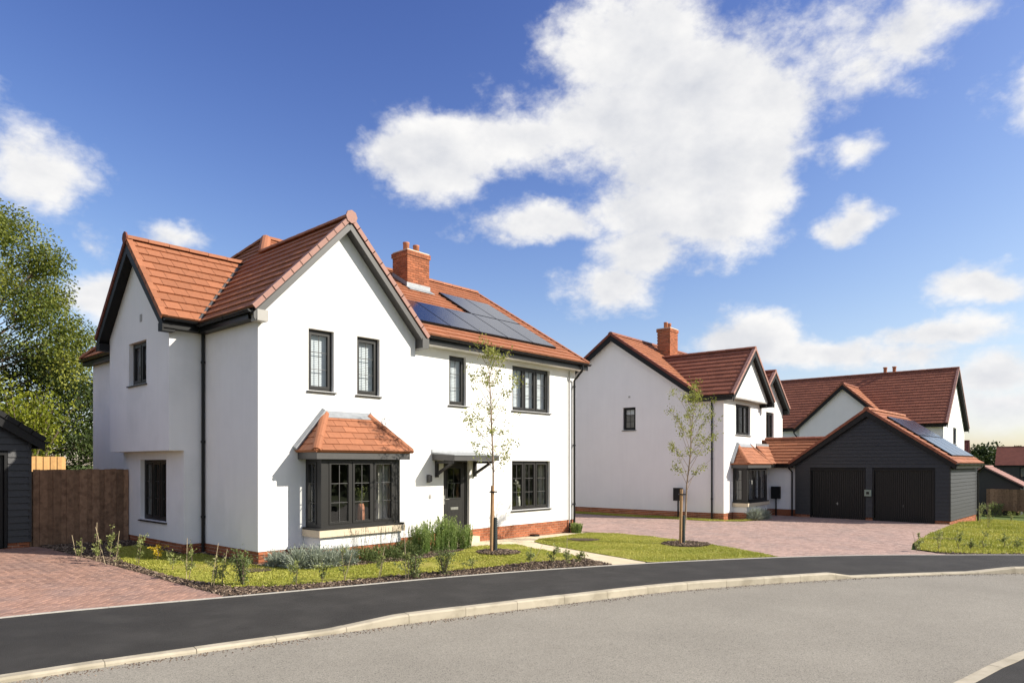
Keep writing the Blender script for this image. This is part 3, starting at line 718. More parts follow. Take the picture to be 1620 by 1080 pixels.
def ridge(roof,p0,p1,m,L=.45,r=.11,objs=True,drop=.035,nm='ridge_tile'):
    p0,p1=Vector(p0),Vector(p1); d=p1-p0; n=max(1,round(d.length/L)); t=d.normalized(); s=t.cross(Z).normalized(); up=s.cross(t).normalized()
    J=MB()
    for k in range(n):
        a=p0+d*(k/n); b=p0+d*((k+1)/n)-t*.012; q=MB() if objs else J
        if not objs: q.ct=random.random()*.9+.05
        A=[];B=[]
        for j in range(7):
            an=math.pi*j/6; o=s*math.cos(an)*r*1.15+up*(math.sin(an)*r-drop); A.append(a+o); B.append(b+o+up*.006)
        q.solid(A,B)
        if objs: q.build(nm,m,roof)
    if not objs: J.build('ridge_course',m,roof)['kind']='stuff'
def verge_caps(roof,S,u,v0,v1,sgn,m,objs=True,gauge=.30):
    """stepped dry-verge caps down a gable edge at slope coordinate u; sgn = outward along u"""
    J=MB(); k=0
    while v0+k*gauge<v1-.03:
        a,b=v0+k*gauge,min(v1,v0+(k+1)*gauge+.02); q=MB() if objs else J
        if not objs: q.ct=random.random()*.9+.05
        e=[(u+sgn*.03,-.105),(u+sgn*.03,.0),(u-sgn*.10,.0),(u-sgn*.10,-.02),(u+sgn*.0,-.02),(u+sgn*.0,-.105)]
        q.solid([S.p(x,a,h+.064) for x,h in e],[S.p(x,b,h+.0605) for x,h in e]); k+=1
        if objs: q.build('verge_tile',m,roof)
    if not objs: J.build('verge_course',m,roof)['kind']='stuff'
def gutter(parent,p0,p1,m=None,r=.058):
    p0,p1=Vector(p0),Vector(p1); t=(p1-p0).normalized(); s=t.cross(Z).normalized(); mb=MB()
    A=[];
    for j in range(9):
        an=math.pi*j/8; A.append((math.cos(an)*r,-math.sin(an)*r))
    A+=[(-r*.86,0),(0,-r*.3),(r*.86,0)]
    mb.solid([p0+s*a+Z*b for a,b in A],[p1+s*a+Z*b for a,b in A])
    for k in range(int((p1-p0).length/.9)+1):
        c=p0+t*(.2+.9*k)
        if (c-p0).length<(p1-p0).length: mb.solid([c+s*a*1.12+Z*b*1.12 for a,b in A[:9]],[c+t*.05+s*a*1.12+Z*b*1.12 for a,b in A[:9]])
    return mb.build('gutter',m or M_BLACK,parent)
def downpipe(parent,pts,r=.034,clips=()):
    mb=MB(); mb.tube(pts,r,10)
    for (c,n) in clips: c=Vector(c); mb.tube([c-Z*.025,c+Z*.025],r*1.35,10); mb.box(c.x-.03,c.x+.03,c.y-.03,c.y+.03,c.z-.008,c.z+.008)
    return mb.build('downpipe',M_BLACK,parent)
def slabm(parent,name,m,boxes):
    mb=MB()
    for b in boxes: mb.box(*b)
    return mb.build(name,m,parent)
def prism_y(mb,poly,y0,y1): mb.solid([(x,y0,z) for x,z in poly],[(x,y1,z) for x,z in poly])
def prism_x(mb,poly,x0,x1): mb.solid([(x0,y,z) for y,z in poly],[(x1,y,z) for y,z in poly])

def bay_window(H,bx0,bx1,mt,objs):
    bz0,bz1=.75,2.2; by=-.62
    mb=MB(); mb.box(bx0-.02,bx1+.03,-.62,.0,.30,.555); bay=mb.build('bay_window',M_RENDER,H)
    mb=MB(); mb.box(bx0+.01,bx1,-.59,0,-.4,.298); mb.build('bay_plinth',M_MORTAR,bay)
    rest=MB(); bricks(None,Face((0,-.60,0),(1,0,0),(0,-1,0)),bx0,bx1+.01,-.3,.294,False,rest); bricks(None,Face((bx0,0,0),(0,1,0),(-1,0,0)),-.6,0,-.3,.294,False,rest,1); bricks(None,Face((bx1+.01,0,0),(0,1,0),(1,0,0)),-.6,0,-.3,.294,False,rest,1); rest.build('brickwork',M_BRICK,bay)['kind']='stuff'
    mb=MB(); c1=bx0+(bx1-bx0)*.32; c2=bx0+(bx1-bx0)*.72
    for a,b in ((bx0-.09,c1),(c1+.005,c2),(c2+.005,bx1+.1)): mb.box(a,b,-.70,-.45,.557,.70)
    mb.box(bx0-.09,bx0+.12,-.448,-.02,.557,.70); mb.box(bx1-.11,bx1+.1,-.448,-.02,.557,.70); mb.build('stone_sill',M_STONE,bay)
    mb=MB(); mb.box(bx0-.08,bx1+.08,-.68,-.02,.702,.748); mb.build('window_sill',M_ANTH,bay)
    for x in (bx0,bx1-.13): mb=MB(); mb.box(x,x+.13,by,by+.13,bz0,bz1); mb.build('corner_post',M_ANTH,bay)
    Ff=Face((0,by+.01,0),(1,0,0),(0,-1,0)); window(bay,Ff,bx0+.132,bx1-.132,bz0,bz1,3,recess=0,sill=False,name='front_light')
    Fl=Face((bx0+.01,0,0),(0,1,0),(-1,0,0)); window(bay,Fl,by+.132,-.004,bz0,bz1,1,recess=0,sill=False,name='side_light'); Fr_=Face((bx1-.01,0,0),(0,1,0),(1,0,0)); window(bay,Fr_,by+.132,-.004,bz0,bz1,1,recess=0,sill=False,name='side_light')
    mb=MB(); mb.box(bx0-.18,bx1+.2,-.74,-.70,2.20,2.36); mb.box(bx0-.18,bx0-.14,-.70,.0,2.20,2.36); mb.box(bx1+.16,bx1+.2,-.70,0,2.20,2.36); mb.build('fascia',M_BARGE,bay)
    mb=MB(); mb.box(bx0-.138,bx1+.158,-.698,.0,2.201,2.23); mb.build('bay_soffit',M_ANTH,bay)
    ex0,ex1,ey,ezb=bx0-.24,bx1+.27,-.79,2.37; tx0,tx1,tz=bx0+.46,bx1-.43,3.22
    tf=(tz-ezb)/(-ey); SF=Slope((0,ey,ezb),(1,0,0),(0,1,tf)); ts0=(tz-ezb)/(tx0-ex0); SLf=Slope((ex0,0,ezb),(0,1,0),(1,0,ts0)); SRt=Slope((ex1,0,ezb),(0,1,0),(-1,0,(tz-ezb)/(ex1-tx1)))
    PF=[SF.uv(ex0,ey,ezb),SF.uv(ex1,ey,ezb),SF.uv(tx1,0,tz),SF.uv(tx0,0,tz)]; P1=[SLf.uv(ex0,ey,ezb),SLf.uv(ex0,0,ezb),SLf.uv(tx0,0,tz)]; P2=[SRt.uv(ex1,ey,ezb),SRt.uv(ex1,0,ezb),SRt.uv(tx1,0,tz)]
    mb=MB(); 
    for S,P in ((SF,PF),(SLf,P1),(SRt,P2)): deck(mb,S,P,.04)
    br=mb.build('bay_roof',mt,bay)
    tiles(bay,SF,PF,mt,objs,.185,.33,.03,.012); tiles(bay,SLf,P1,mt,objs,.185,.33,.03,.012); tiles(bay,SRt,P2,mt,objs,.185,.33,.03,.012)
    ridge(bay,(ex0+.02,ey+.02,ezb+.03),(tx0+.01,-.02,tz+.01),mt,.42,.085,nm='hip_tile'); ridge(bay,(ex1-.02,ey+.02,ezb+.03),(tx1-.01,-.02,tz+.01),mt,.42,.085,nm='hip_tile')
    mb=MB(); 
    mb.solid([(tx0-.0,-.14,tz-.10),(tx1+.0,-.14,tz-.10),(tx1+.0,-.0,tz+.04),(tx0-.0,0,tz+.04)],[(tx0-.0,-.14,tz-.085),(tx1,-.14,tz-.085),(tx1,0,tz+.06),(tx0,0,tz+.06)])
    mb.solid([(ex0-.03,-.13,ezb+.03),(ex0-.03,0,ezb+.03),(tx0-.02,0,tz+.03),(tx0-.02,-.13,tz+.03)],[(ex0-.06,-.13,ezb+.07),(ex0-.06,0,ezb+.11),(tx0-.04,0,tz+.11),(tx0-.04,-.13,tz+.06)])
    mb.solid([(ex1+.03,-.05,ezb+.03),(ex1+.03,0,ezb+.03),(tx1+.02,0,tz+.03),(tx1+.02,-.05,tz+.03)],[(ex1+.06,-.05,ezb+.07),(ex1+.06,0,ezb+.09),(tx1+.04,0,tz+.09),(tx1+.04,-.05,tz+.06)])
    mb.build('lead_flashing',M_LEAD,bay)
    # curtain behind the bay's right side
    mb=MB()
    for k in range(8): f=lambda i:.03*(i%2); mb.face([(bx1-.45+k*.045,-.40+f(k),.8),(bx1-.45+(k+1)*.045,-.40+f(k+1),.8),(bx1-.45+(k+1)*.045,-.40+f(k+1),2.2),(bx1-.45+k*.045,-.40+f(k),2.2)])
    mb.build('curtain',M_CURT,bay)
    return bay
# ================================================================== HOUSE 1
def house_one():
    H=thing('house','near white rendered house with projecting bay window and solar panels','house',(0,0,0))
    S_=Face((0,0,0),(1,0,0),(0,-1,0)); S3=Face((0,.3,0),(1,0,0),(0,-1,0)); Wf=Face((0,0,0),(0,1,0),(-1,0,0))
    PT=.30; GW=4.15; t=.3
    # --- roof planes
    tw=1.0355; xe=-.22; ze=5.23; zr=7.60; xr=xe+(zr-ze)/tw          # front gable / west slope
    tm=.607; ye=-.05; zm=5.36; zmr=8.49; yr=ye+(zmr-zm)/tm           # main front slope
    xh=xe+(zmr-ze)/tw; yj=ye+(zr-zm)/tm
    tl=1.01; yl0=2.25; zl=5.27; yl=4.35; zlr=zl+(yl-yl0)*tl; xv=xe+(zlr-ze)/tw; xl=-1.0
    XR=11.42; xE=2*xr-xe; YB=2*yr-ye
    SW=Slope((xe,0,ze),(0,1,0),(1,0,tw)); SE=Slope((xE,0,ze),(0,1,0),(-1,0,tw)); SM=Slope((0,ye,zm),(1,0,0),(0,1,tm)); SB=Slope((0,YB,zm),(1,0,0),(0,-1,tm))
    SL=Slope((0,yl0,zl),(1,0,0),(0,1,tl)); SN=Slope((0,2*yl-yl0,zl),(1,0,0),(0,-1,tl))
    zW=lambda x:ze+(x-xe)*tw
    PW=[SW.uv(xe,-.25,ze),SW.uv(xe,yl0-.04,ze),SW.uv(xv,yl,zlr),SW.uv(xe,2*yl-yl0+.04,ze),SW.uv(xe,YB,ze),SW.uv(xh,yr,zmr),SW.uv(xr,yj,zr),SW.uv(xr,-.25,zr)]
    PE=[SE.uv(xE,-.25,ze),SE.uv(xr,-.25,zr),SE.uv(xr,yj,zr),SE.uv(xE-(zm-ze)/tw,ye,zm)]
    xb=xE-(zm-ze)/tw
    PM=[SM.uv(xb,ye,zm),SM.uv(XR,ye,zm),SM.uv(XR,yr,zmr),SM.uv(xh,yr,zmr),SM.uv(xr,yj,zr)]
    PB=[SB.uv(xe,YB,zm),SB.uv(XR,YB,zm),SB.uv(XR,yr,zmr),SB.uv(xh,yr,zmr)]
    xv0=xe+(zl-ze)/tw
    PL=[SL.uv(xl,yl0,zl),SL.uv(xv0,yl0,zl),SL.uv(xv,yl,zlr),SL.uv(xl,yl,zlr)]
    PN=[SN.uv(xl,2*yl-yl0,zl),SN.uv(xv0,2*yl-yl0,zl),SN.uv(xv,yl,zlr),SN.uv(xl,yl,zlr)]
    mb=MB()
    for S,P in ((SW,PW),(SE,PE),(SM,PM),(SB,PB),(SL,PL),(SN,PN)): deck(mb,S,P)
    roof=mb.build('roof',M_BLKBOARD,H)
    # tiles: the near slopes one by one, the long far slopes as courses
    tiles(roof,SL,PL,M_TILE,True)
    Pn=[SW.uv(xe,-.25,ze),SW.uv(xe,yl0-.04,ze),SW.uv(xv,yl,zlr),SW.uv(xr,yj,zr),SW.uv(xr,-.25,zr)]
    Pf=[SW.uv(xv,yl,zlr),SW.uv(xe,2*yl-yl0+.04,ze),SW.uv(xe,YB,ze),SW.uv(xh,yr,zmr),SW.uv(xr,yj,zr)]
    tiles(roof,SW,Pn,M_TILE,True); tiles(roof,SW,Pf,M_TILE,False,v0=0)
    for S,P in ((SE,PE),(SM,PM),(SB,PB),(SN,PN)): tiles(roof,S,P,M_TILE,False)
    ridge(roof,(xr,-.27,zr+.03),(xr,yj,zr+.03),M_TILE); ridge(roof,(xl-.02,yl,zlr+.03),(xv,yl,zlr+.03),M_TILE); ridge(roof,(xh,yr,zmr+.03),(XR,yr,zmr+.03),M_TILE)
    ridge(roof,(xr,yj,zr+.04),(xh,yr,zmr+.04),M_TILE,.38,.12,nm='hip_tile'); ridge(roof,(xe,YB,ze+.03),(xh,yr,zmr+.03),M_TILE,objs=False)
    sl=lambda S,P:(0,S.uv(*P)[1])
    Lw=(zr-ze)/SW.v.z; Ll=(zlr-zl)/SL.v.z; Lm=(zmr-zm)/SM.v.z
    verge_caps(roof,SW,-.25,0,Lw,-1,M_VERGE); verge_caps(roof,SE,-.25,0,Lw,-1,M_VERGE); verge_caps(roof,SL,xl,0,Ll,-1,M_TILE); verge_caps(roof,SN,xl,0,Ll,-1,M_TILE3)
    verge_caps(roof,SM,XR,0,Lm,1,M_TILE,False)
    # valley gutters (lead) and ridge end disc
    v=MB()
    for a,b in (((xv0,yl0,zl),(xv,yl,zlr)),):
        a,b=Vector(a),Vector(b); t_=(b-a).normalized(); s1=SL.u*.05; s2=SW.u*-.05
        v.face([a+s1*-1.2+Z*.062,b+s1*-1.2+Z*.062,b+Z*.05,a+Z*.05]); v.face([a+Z*.05,b+Z*.05,b+s2*1.2+Z*.062,a+s2*1.2+Z*.062])
    v.build('valley_gutter',M_BARGE,roof)
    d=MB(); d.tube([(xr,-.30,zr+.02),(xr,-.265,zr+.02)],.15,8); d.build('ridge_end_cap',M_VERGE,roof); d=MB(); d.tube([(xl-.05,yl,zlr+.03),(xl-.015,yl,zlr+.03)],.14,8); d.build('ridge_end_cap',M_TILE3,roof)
    # --- bargeboards, soffits, fascias, kneelers
    mb=MB(); dz=.07*math.hypot(1,tw)
    prism_y(mb,[(xe,ze-dz),(xr,zr-dz),(xr,zr-dz-.16),(xe+.03,ze-dz-.15),(xe,ze-dz-.10)],-.25,-.222)
    prism_y(mb,[(xr+.001,zr-dz),(xE,ze-dz),(xE,ze-dz-.10),(xE-.03,ze-dz-.15),(xr+.001,zr-dz-.16)],-.25,-.222)
    mb.build('bargeboard',M_BARGE,H)
    mb=MB(); q=.13
    prism_y(mb,[(xe+.02,ze-dz-.005),(xr,zr-dz-.005),(xr,zr-dz-q),(xe+.12,ze-dz-q+.1)],-.22,.06)
    prism_y(mb,[(xr+.001,zr-dz-.005),(xE-.02,ze-dz-.005),(xE-.12,ze-dz-q+.1),(xr+.001,zr-dz-q)],-.22,.06)
    mb.build('soffit',M_BARGE,H)
    slabm(H,'kneeler',M_KNEE,[(-.15,.085,-.262,.0,4.98,5.2)]); slabm(H,'kneeler',M_BARGE,[(4.17,4.38,-.262,.28,4.96,5.2)])
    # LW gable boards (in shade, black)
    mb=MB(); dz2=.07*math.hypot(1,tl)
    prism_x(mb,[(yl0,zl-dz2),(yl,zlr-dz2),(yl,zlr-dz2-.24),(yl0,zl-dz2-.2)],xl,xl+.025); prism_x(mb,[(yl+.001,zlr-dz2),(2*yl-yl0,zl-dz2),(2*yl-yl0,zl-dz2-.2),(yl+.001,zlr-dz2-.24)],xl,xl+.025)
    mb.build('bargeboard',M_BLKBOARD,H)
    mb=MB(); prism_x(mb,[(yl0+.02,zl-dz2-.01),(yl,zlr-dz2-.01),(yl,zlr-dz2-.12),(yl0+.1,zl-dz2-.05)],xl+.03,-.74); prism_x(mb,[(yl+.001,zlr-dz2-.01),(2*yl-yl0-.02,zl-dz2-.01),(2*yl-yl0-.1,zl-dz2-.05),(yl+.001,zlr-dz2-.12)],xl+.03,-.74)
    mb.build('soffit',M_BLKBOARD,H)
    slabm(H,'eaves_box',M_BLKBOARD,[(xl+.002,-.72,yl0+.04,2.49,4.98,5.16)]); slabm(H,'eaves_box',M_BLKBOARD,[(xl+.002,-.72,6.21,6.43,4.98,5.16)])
    slabm(H,'fascia',M_BLACK,[(xe+.01,xe+.035,.0,2.2,5.03,5.21)]); slabm(H,'fascia',M_BLACK,[(-.97,xe,yl0+.01,yl0+.035,5.05,5.24)]); slabm(H,'fascia',M_BLACK,[(xb+.05,11.4,ye+.01,ye+.035,5.13,5.34)]); slabm(H,'fascia',M_BLACK,[(xe+.01,xe+.035,6.5,YB,5.03,5.21)])
    slabm(H,'eaves_soffit',M_BLACK,[(xe+.036,.0,.0,2.4,5.03,5.045)]); slabm(H,'eaves_soffit',M_RENDER,[(4.4,11.38,ye+.036,.30,5.135,5.15)]); slabm(H,'eaves_soffit',M_BLACK,[(-.74,-.0,yl0+.036,2.5,5.05,5.065)]); slabm(H,'eaves_soffit',M_BLACK,[(xe+.036,0,6.5,YB,5.03,5.045)])
    gutter(H,(xe-.05,-.2,5.19),(xe-.05,2.2,5.19)); gutter(H,(-.98,yl0-.05,5.24),(-.26,yl0-.05,5.24)); gutter(H,(4.42,ye-.055,5.32),(11.42,ye-.055,5.32)); gutter(H,(xe-.05,6.5,5.19),(xe-.05,YB,5.19))
    # --- walls
    gable=[(0,PT),(GW,PT),(GW,5.3),(GW,5.44),(2.075,zr-.13),(0,5.40)]
    gwin=[(1.16,1.80,3.70,5.04),(2.42,3.06,3.70,5.04)]
    wall('wall',H,S_,gable,gwin+[(1.2,3.05,.75,2.16)],t,M_RENDER)
    mwin=[(5.57,6.20,3.68,5.0),(8.09,9.83,3.68,5.0),(8.07,9.85,.73,2.19),(5.37,6.33,.12,2.2)]
    wall('wall',H,S3,[(GW-.001,PT),(5.369,PT),(5.369,2.2),(6.331,2.2),(6.331,PT),(11.15,PT),(11.15,5.30),(GW-.001,5.30)],mwin[:3],t,M_RENDER)
    wall('wall',H,Wf,[(.3,PT),(2.5,PT),(2.5,5.3),(.3,5.3)],[],t,M_RENDER)
    LWg=Face((-.44,0,0),(0,1,0),(-1,0,0)); LWj=Face((-.76,0,0),(0,1,0),(-1,0,0))
    wall('wall',H,LWg,[(2.503,PT),(6.197,PT),(6.197,2.46),(2.503,2.46)],[(3.47,5.05,.74,2.2)],t,M_RENDER)
    wall('wall',H,LWj,[(2.503,2.40),(6.197,2.40),(6.197,5.4),(yl,zlr-.12),(2.503,5.4)],[(3.79,4.88,3.99,5.0)],.2,M_RENDER)
    wall('wall',H,Face((0,2.5,0),(1,0,0),(0,-1,0)),[(-.437,PT),(-.002,PT),(-.002,5.25),(-.757,5.25),(-.757,2.403),(-.437,2.403)],[],.2,M_RENDER)
    wall('wall',H,Face((0,6.2,0),(1,0,0),(0,1,0)),[(-.757,2.403),(0,2.403),(0,5.25),(-.757,5.25)],[],.2,M_RENDER); wall('wall',H,Face((0,6.2,0),(1,0,0),(0,1,0)),[(-.437,PT),(0,PT),(0,2.402),(-.437,2.402)],[],.2,M_RENDER)
    slabm(H,'jetty_soffit',M_RENDER,[(-.755,-.42,2.505,6.195,2.395,2.43)])
    wall('wall',H,Wf,[(6.2,PT),(10.0,PT),(10.0,5.25),(6.2,5.25)],[],t,M_RENDER)
    wall('wall',H,Face((11.15,0,0),(0,1,0),(1,0,0)),[(.6,PT),(10.0,PT),(10.0,5.3),(yr,zmr-.12),(.6,5.55)],[],t,M_RENDER)
    wall('wall',H,Face((0,10,0),(1,0,0),(0,1,0)),[(.3,PT),(10.85,PT),(10.85,5.3),(.3,5.3)],[],t,M_RENDER)
    # inside: floors, ceiling and partitions
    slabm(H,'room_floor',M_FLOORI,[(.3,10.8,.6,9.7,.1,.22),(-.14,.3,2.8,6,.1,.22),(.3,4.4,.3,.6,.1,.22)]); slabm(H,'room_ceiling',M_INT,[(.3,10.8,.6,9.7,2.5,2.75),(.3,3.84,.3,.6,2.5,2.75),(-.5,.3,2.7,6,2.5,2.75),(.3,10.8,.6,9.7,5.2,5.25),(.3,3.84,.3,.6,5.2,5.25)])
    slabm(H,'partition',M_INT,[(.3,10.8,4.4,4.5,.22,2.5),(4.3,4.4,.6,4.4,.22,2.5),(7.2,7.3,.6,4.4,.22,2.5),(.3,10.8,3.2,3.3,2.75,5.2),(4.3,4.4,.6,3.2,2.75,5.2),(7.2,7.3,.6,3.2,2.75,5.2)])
    slabm(H,'worktop',M_KNEE,[(7.4,10.7,.602,1.1,.66,.72)])
    # --- windows
    for k,(a,b,c,d) in enumerate(gwin): window(H,S_,a,b,c,d,1,blind=('blind',.9))
    window(H,S3,*mwin[0],1,blind=('blind',.95)); window(H,S3,*mwin[1],3,blind=('blind',.97)); window(H,S3,*mwin[2],3,blind=('curtain',.12))  # three-light upper window's blind is added, standing in for its sky reflection
    window(H,LWg,3.47,5.05,.74,2.2,3,recess=.1,blind=('curtain',.12)); window(H,LWj,3.79,4.88,3.99,5.0,2,recess=.1,bars=(1,1),blind=('blind',.5))
    # render drip beads over the heads
    for a,b,c,d in gwin: slabm(H,'head_bead',M_RENDER,[(a-.1,b+.1,-.006,.0,d+.012,d+.02)])
    # --- front door
    mb=MB(); F=S3; a,b,c,d=5.37,6.33,.14,2.2
    for (x0,x1,z0,z1) in ((a,a+.07,c,d),(b-.07,b,c,d),(a+.07,b-.07,d-.07,d),(a+.07,b-.07,c,c+.04)): fbox(mb,F,x0,x1,z0,z1,-.17,-.09)
    door=mb.build('door',M_ANTH,H)
    mb=MB(); la,lb=a+.075,b-.075; w0,w1,h0,h1=la+.16,lb-.16,1.18,1.98
    for (x0,x1,z0,z1) in ((la,lb,c+.045,h0),(la,lb,h1,d-.075),(la,w0,h0,h1),(w1,lb,h0,h1)): fbox(mb,F,x0,x1,z0,z1,-.16,-.115)
    for (x0,x1,z0,z1) in ((w0-.03,w1+.03,h0-.03,h0),(w0-.03,w1+.03,h1,h1+.03),(w0-.03,w0,h0,h1),(w1,w1+.03,h0,h1)): fbox(mb,F,x0,x1,z0,z1,-.115,-.103)
    for k in range(6): x=la+.02+k*(lb-la-.04)/5.4; fbox(mb,F,x,x+.006,c+.06,h0-.12,-.115,-.1125)
    mb.build('door_leaf',M_ANTH,door)
    mb=MB(); fbox(mb,F,w0,w1,h0,h1,-.14,-.134); mb.build('pane',M_GLASS,door)
    mb=MB(); x=(w0+w1)/2; fbox(mb,F,x-.005,x+.005,h0,h1,-.133,-.124); zz=(h0+h1)/2; fbox(mb,F,w0,w1,zz-.005,zz+.005,-.133,-.1235); mb.build('glazing_grid',M_BARGE,door)
    mb=MB(); fbox(mb,F,la+.03,la+.07,1.02,1.26,-.115,-.103); mb.tube([F.p(la+.05,1.16,-.11),F.p(la+.05,1.16,-.05),F.p(la+.17,1.16,-.05)],.011,8); mb.build('handle',M_STEEL,door)
    mb=MB(); fbox(mb,F,5.72,6.0,.86,.93,-.115,-.104); fbox(mb,F,5.735,5.985,.872,.918,-.104,-.098); mb.build('letter_plate',M_STEEL,door)
    slabm(H,'door_step',M_SLAB,[(5.25,6.45,.02,.35,-.1,.13)])
    # --- door canopy
    mb=MB(); x0,x1,y0=4.97,6.62,-.55
    mb.solid([(x0,y0,2.18),(x1,y0,2.18),(x1,.3,2.2),(x0,.3,2.2)],[(x0,y0,2.31),(x1,y0,2.31),(x1,.3,2.36),(x0,.3,2.36)]); can=mb.build('door_canopy',M_BARGE,H)
    mb=MB(); mb.solid([(x0-.02,y0-.02,2.312),(x1+.02,y0-.02,2.312),(x1+.02,.3,2.362),(x0-.02,.3,2.362)],[(x0-.02,y0-.02,2.335),(x1+.02,y0-.02,2.335),(x1+.02,.3,2.40),(x0-.02,.3,2.40)]); mb.solid([(x0-.02,.27,2.401),(x1+.02,.27,2.401),(x1+.02,.3,2.401),(x0-.02,.3,2.401)],[(x0-.02,.285,2.48),(x1+.02,.285,2.48),(x1+.02,.3,2.48),(x0-.02,.3,2.48)]); mb.build('lead_top',M_LEAD,can)
    for xb_ in (5.1,6.5):
        mb=MB(); mb.box(xb_-.035,xb_+.035,.22,.3,1.75,2.18); mb.box(xb_-.034,xb_+.034,-.42,.22,2.11,2.179); 
        mb.solid([(xb_-.03,.23,1.80),(xb_+.03,.23,1.80),(xb_+.03,.23,1.88),(xb_-.03,.23,1.88)],[(xb_-.03,-.34,2.09),(xb_+.03,-.34,2.09),(xb_+.03,-.26,2.12),(xb_-.03,-.26,2.12)]); mb.build('bracket',M_ANTH,can)
    mb=MB(); mb.box(4.78,4.86,.24,.3,1.62,1.82); mb.lathe([(.035,0),(.05,.02),(.05,.15),(.03,.17)],(4.82,.20,1.64),10); mb.build('wall_light',M_BARGE,H)
    mb=MB(); mb.box(4.86,4.93,.28,.3,1.2,1.3); mb.build('doorbell',M_KNEE,H)
    # --- plinth
    pl=MB(); pl.box(.03,4.12,.03,.28,-.5,PT-.004); pl.box(.031,.28,.03,2.53,-.5,PT-.005); pl.box(-.41,-.1,2.53,6.17,-.5,PT-.004); pl.box(-.41,.03,2.53,2.7,-.5,PT-.006); pl.box(4.12,5.3,.33,.58,-.5,PT-.004); pl.box(5.3,6.4,.345,.58,-.5,.13); pl.box(6.4,11.12,.33,.58,-.5,PT-.004); pl.box(10.9,11.12,.58,9.9,-.5,PT-.004); pl.box(.03,11,9.75,9.97,-.5,PT-.004); pl.box(.03,.25,6.2,9.9,-.5,PT-.004)
    plinth=pl.build('plinth',M_MORTAR,H)
    bricks(plinth,Face((0,.02,0),(1,0,0),(0,-1,0)),.02,4.13,-.3,PT-.005,True); bricks(plinth,Face((0,.32,0),(1,0,0),(0,-1,0)),6.35,11.13,-.38,PT-.005,True)
    rest=MB(); bricks(None,Face((.02,0,0),(0,1,0),(-1,0,0)),.02,2.52,-.3,PT-.005,False,rest,1); bricks(None,Face((-.42,0,0),(0,1,0),(-1,0,0)),2.52,6.18,-.3,PT-.005,False,rest); bricks(None,Face((0,2.52,0),(1,0,0),(0,-1,0)),-.42,.01,-.3,PT-.005,False,rest,1); bricks(None,Face((11.13,0,0),(0,1,0),(1,0,0)),.32,9.9,-.38,PT-.005,False,rest); bricks(None,Face((0,.32,0),(1,0,0),(0,-1,0)),4.15,5.3,-.3,PT-.005,False,rest)
    rest.build('brickwork',M_BRICK,plinth)['kind']='stuff'
    # --- chimney
    cx0,cx1,cy0,cy1,ct=6.87,7.77,3.62,4.36,8.80
    mb=MB(); mb.box(cx0+.012,cx1-.012,cy0+.012,cy1-.012,7.2,ct); ch=mb.build('chimney',M_MORTAR,H)
    bricks(ch,Face((cx0,cy0+.004,0),(1,0,0),(0,-1,0)),0,cx1-cx0,7.36,ct-.15,True)
    rest=MB(); bricks(None,Face((cx0+.004,cy0,0),(0,1,0),(-1,0,0)),.0,cy1-cy0,7.36,ct-.15,False,rest,1); bricks(None,Face((cx1-.004,cy0,0),(0,1,0),(1,0,0)),0,cy1-cy0,7.36,ct-.15,False,rest,1); bricks(None,Face((cx0,cy1-.004,0),(1,0,0),(0,1,0)),0,cx1-cx0,7.8,ct-.15,False,rest)
    o=.03
    for f,l in ((Face((cx0-o,cy0-o,0),(1,0,0),(0,-1,0)),cx1-cx0+2*o),(Face((cx0-o,cy0-o,0),(0,1,0),(-1,0,0)),cy1-cy0+2*o),(Face((cx1+o,cy0-o,0),(0,1,0),(1,0,0)),cy1-cy0+2*o),(Face((cx0-o,cy1+o,0),(1,0,0),(0,1,0)),cx1-cx0+2*o)): bricks(None,f,0,l,ct-.15,ct,False,rest)
    rest.build('brickwork',M_BRICK,ch)['kind']='stuff'
    mb=MB(); mb.box(cx0-.02,cx1+.02,cy0-.02,cy1+.02,ct-.148,ct+.002); mb.box(cx0+.0,cx1-.0,cy0+.0,cy1,ct+.002,ct+.045); mb.build('flaunching',M_MORTAR,ch)
    for x in (cx0+.25,cx1-.24):
        mb=MB(); mb.lathe([(.10,.0),(.10,.27),(.108,.28),(.108,.32),(.085,.32),(.08,.1)],(x,(cy0+cy1)/2,ct+.03),14); mb.build('chimney_pot',M_TERRA,ch,True)
    mb=MB(); zl_=lambda y:zm+(y-ye)*tm+.06
    mb.face([(cx0-.03,cy0-.012,zl_(cy0)-.02),(cx1+.03,cy0-.012,zl_(cy0)-.02),(cx1+.03,cy0-.012,zl_(cy0)+.14),(cx0-.03,cy0-.012,zl_(cy0)+.14)])
    mb.solid([(cx0-.06,cy0-.2,zl_(cy0-.2)),(cx1+.06,cy0-.2,zl_(cy0-.2)),(cx1+.06,cy0,zl_(cy0)),(cx0-.06,cy0,zl_(cy0))],[(cx0-.06,cy0-.2,zl_(cy0-.2)+.012),(cx1+.06,cy0-.2,zl_(cy0-.2)+.012),(cx1+.06,cy0,zl_(cy0)+.015),(cx0-.06,cy0,zl_(cy0)+.015)]); 
    for sx in (cx0-.012,cx1+.012): mb.face([(sx,cy0,zl_(cy0)),(sx,cy1,zl_(cy1)),(sx,cy1,zl_(cy1)+.12),(sx,cy0,zl_(cy0)+.14)])
    mb.build('lead_flashing',M_LEAD,ch)
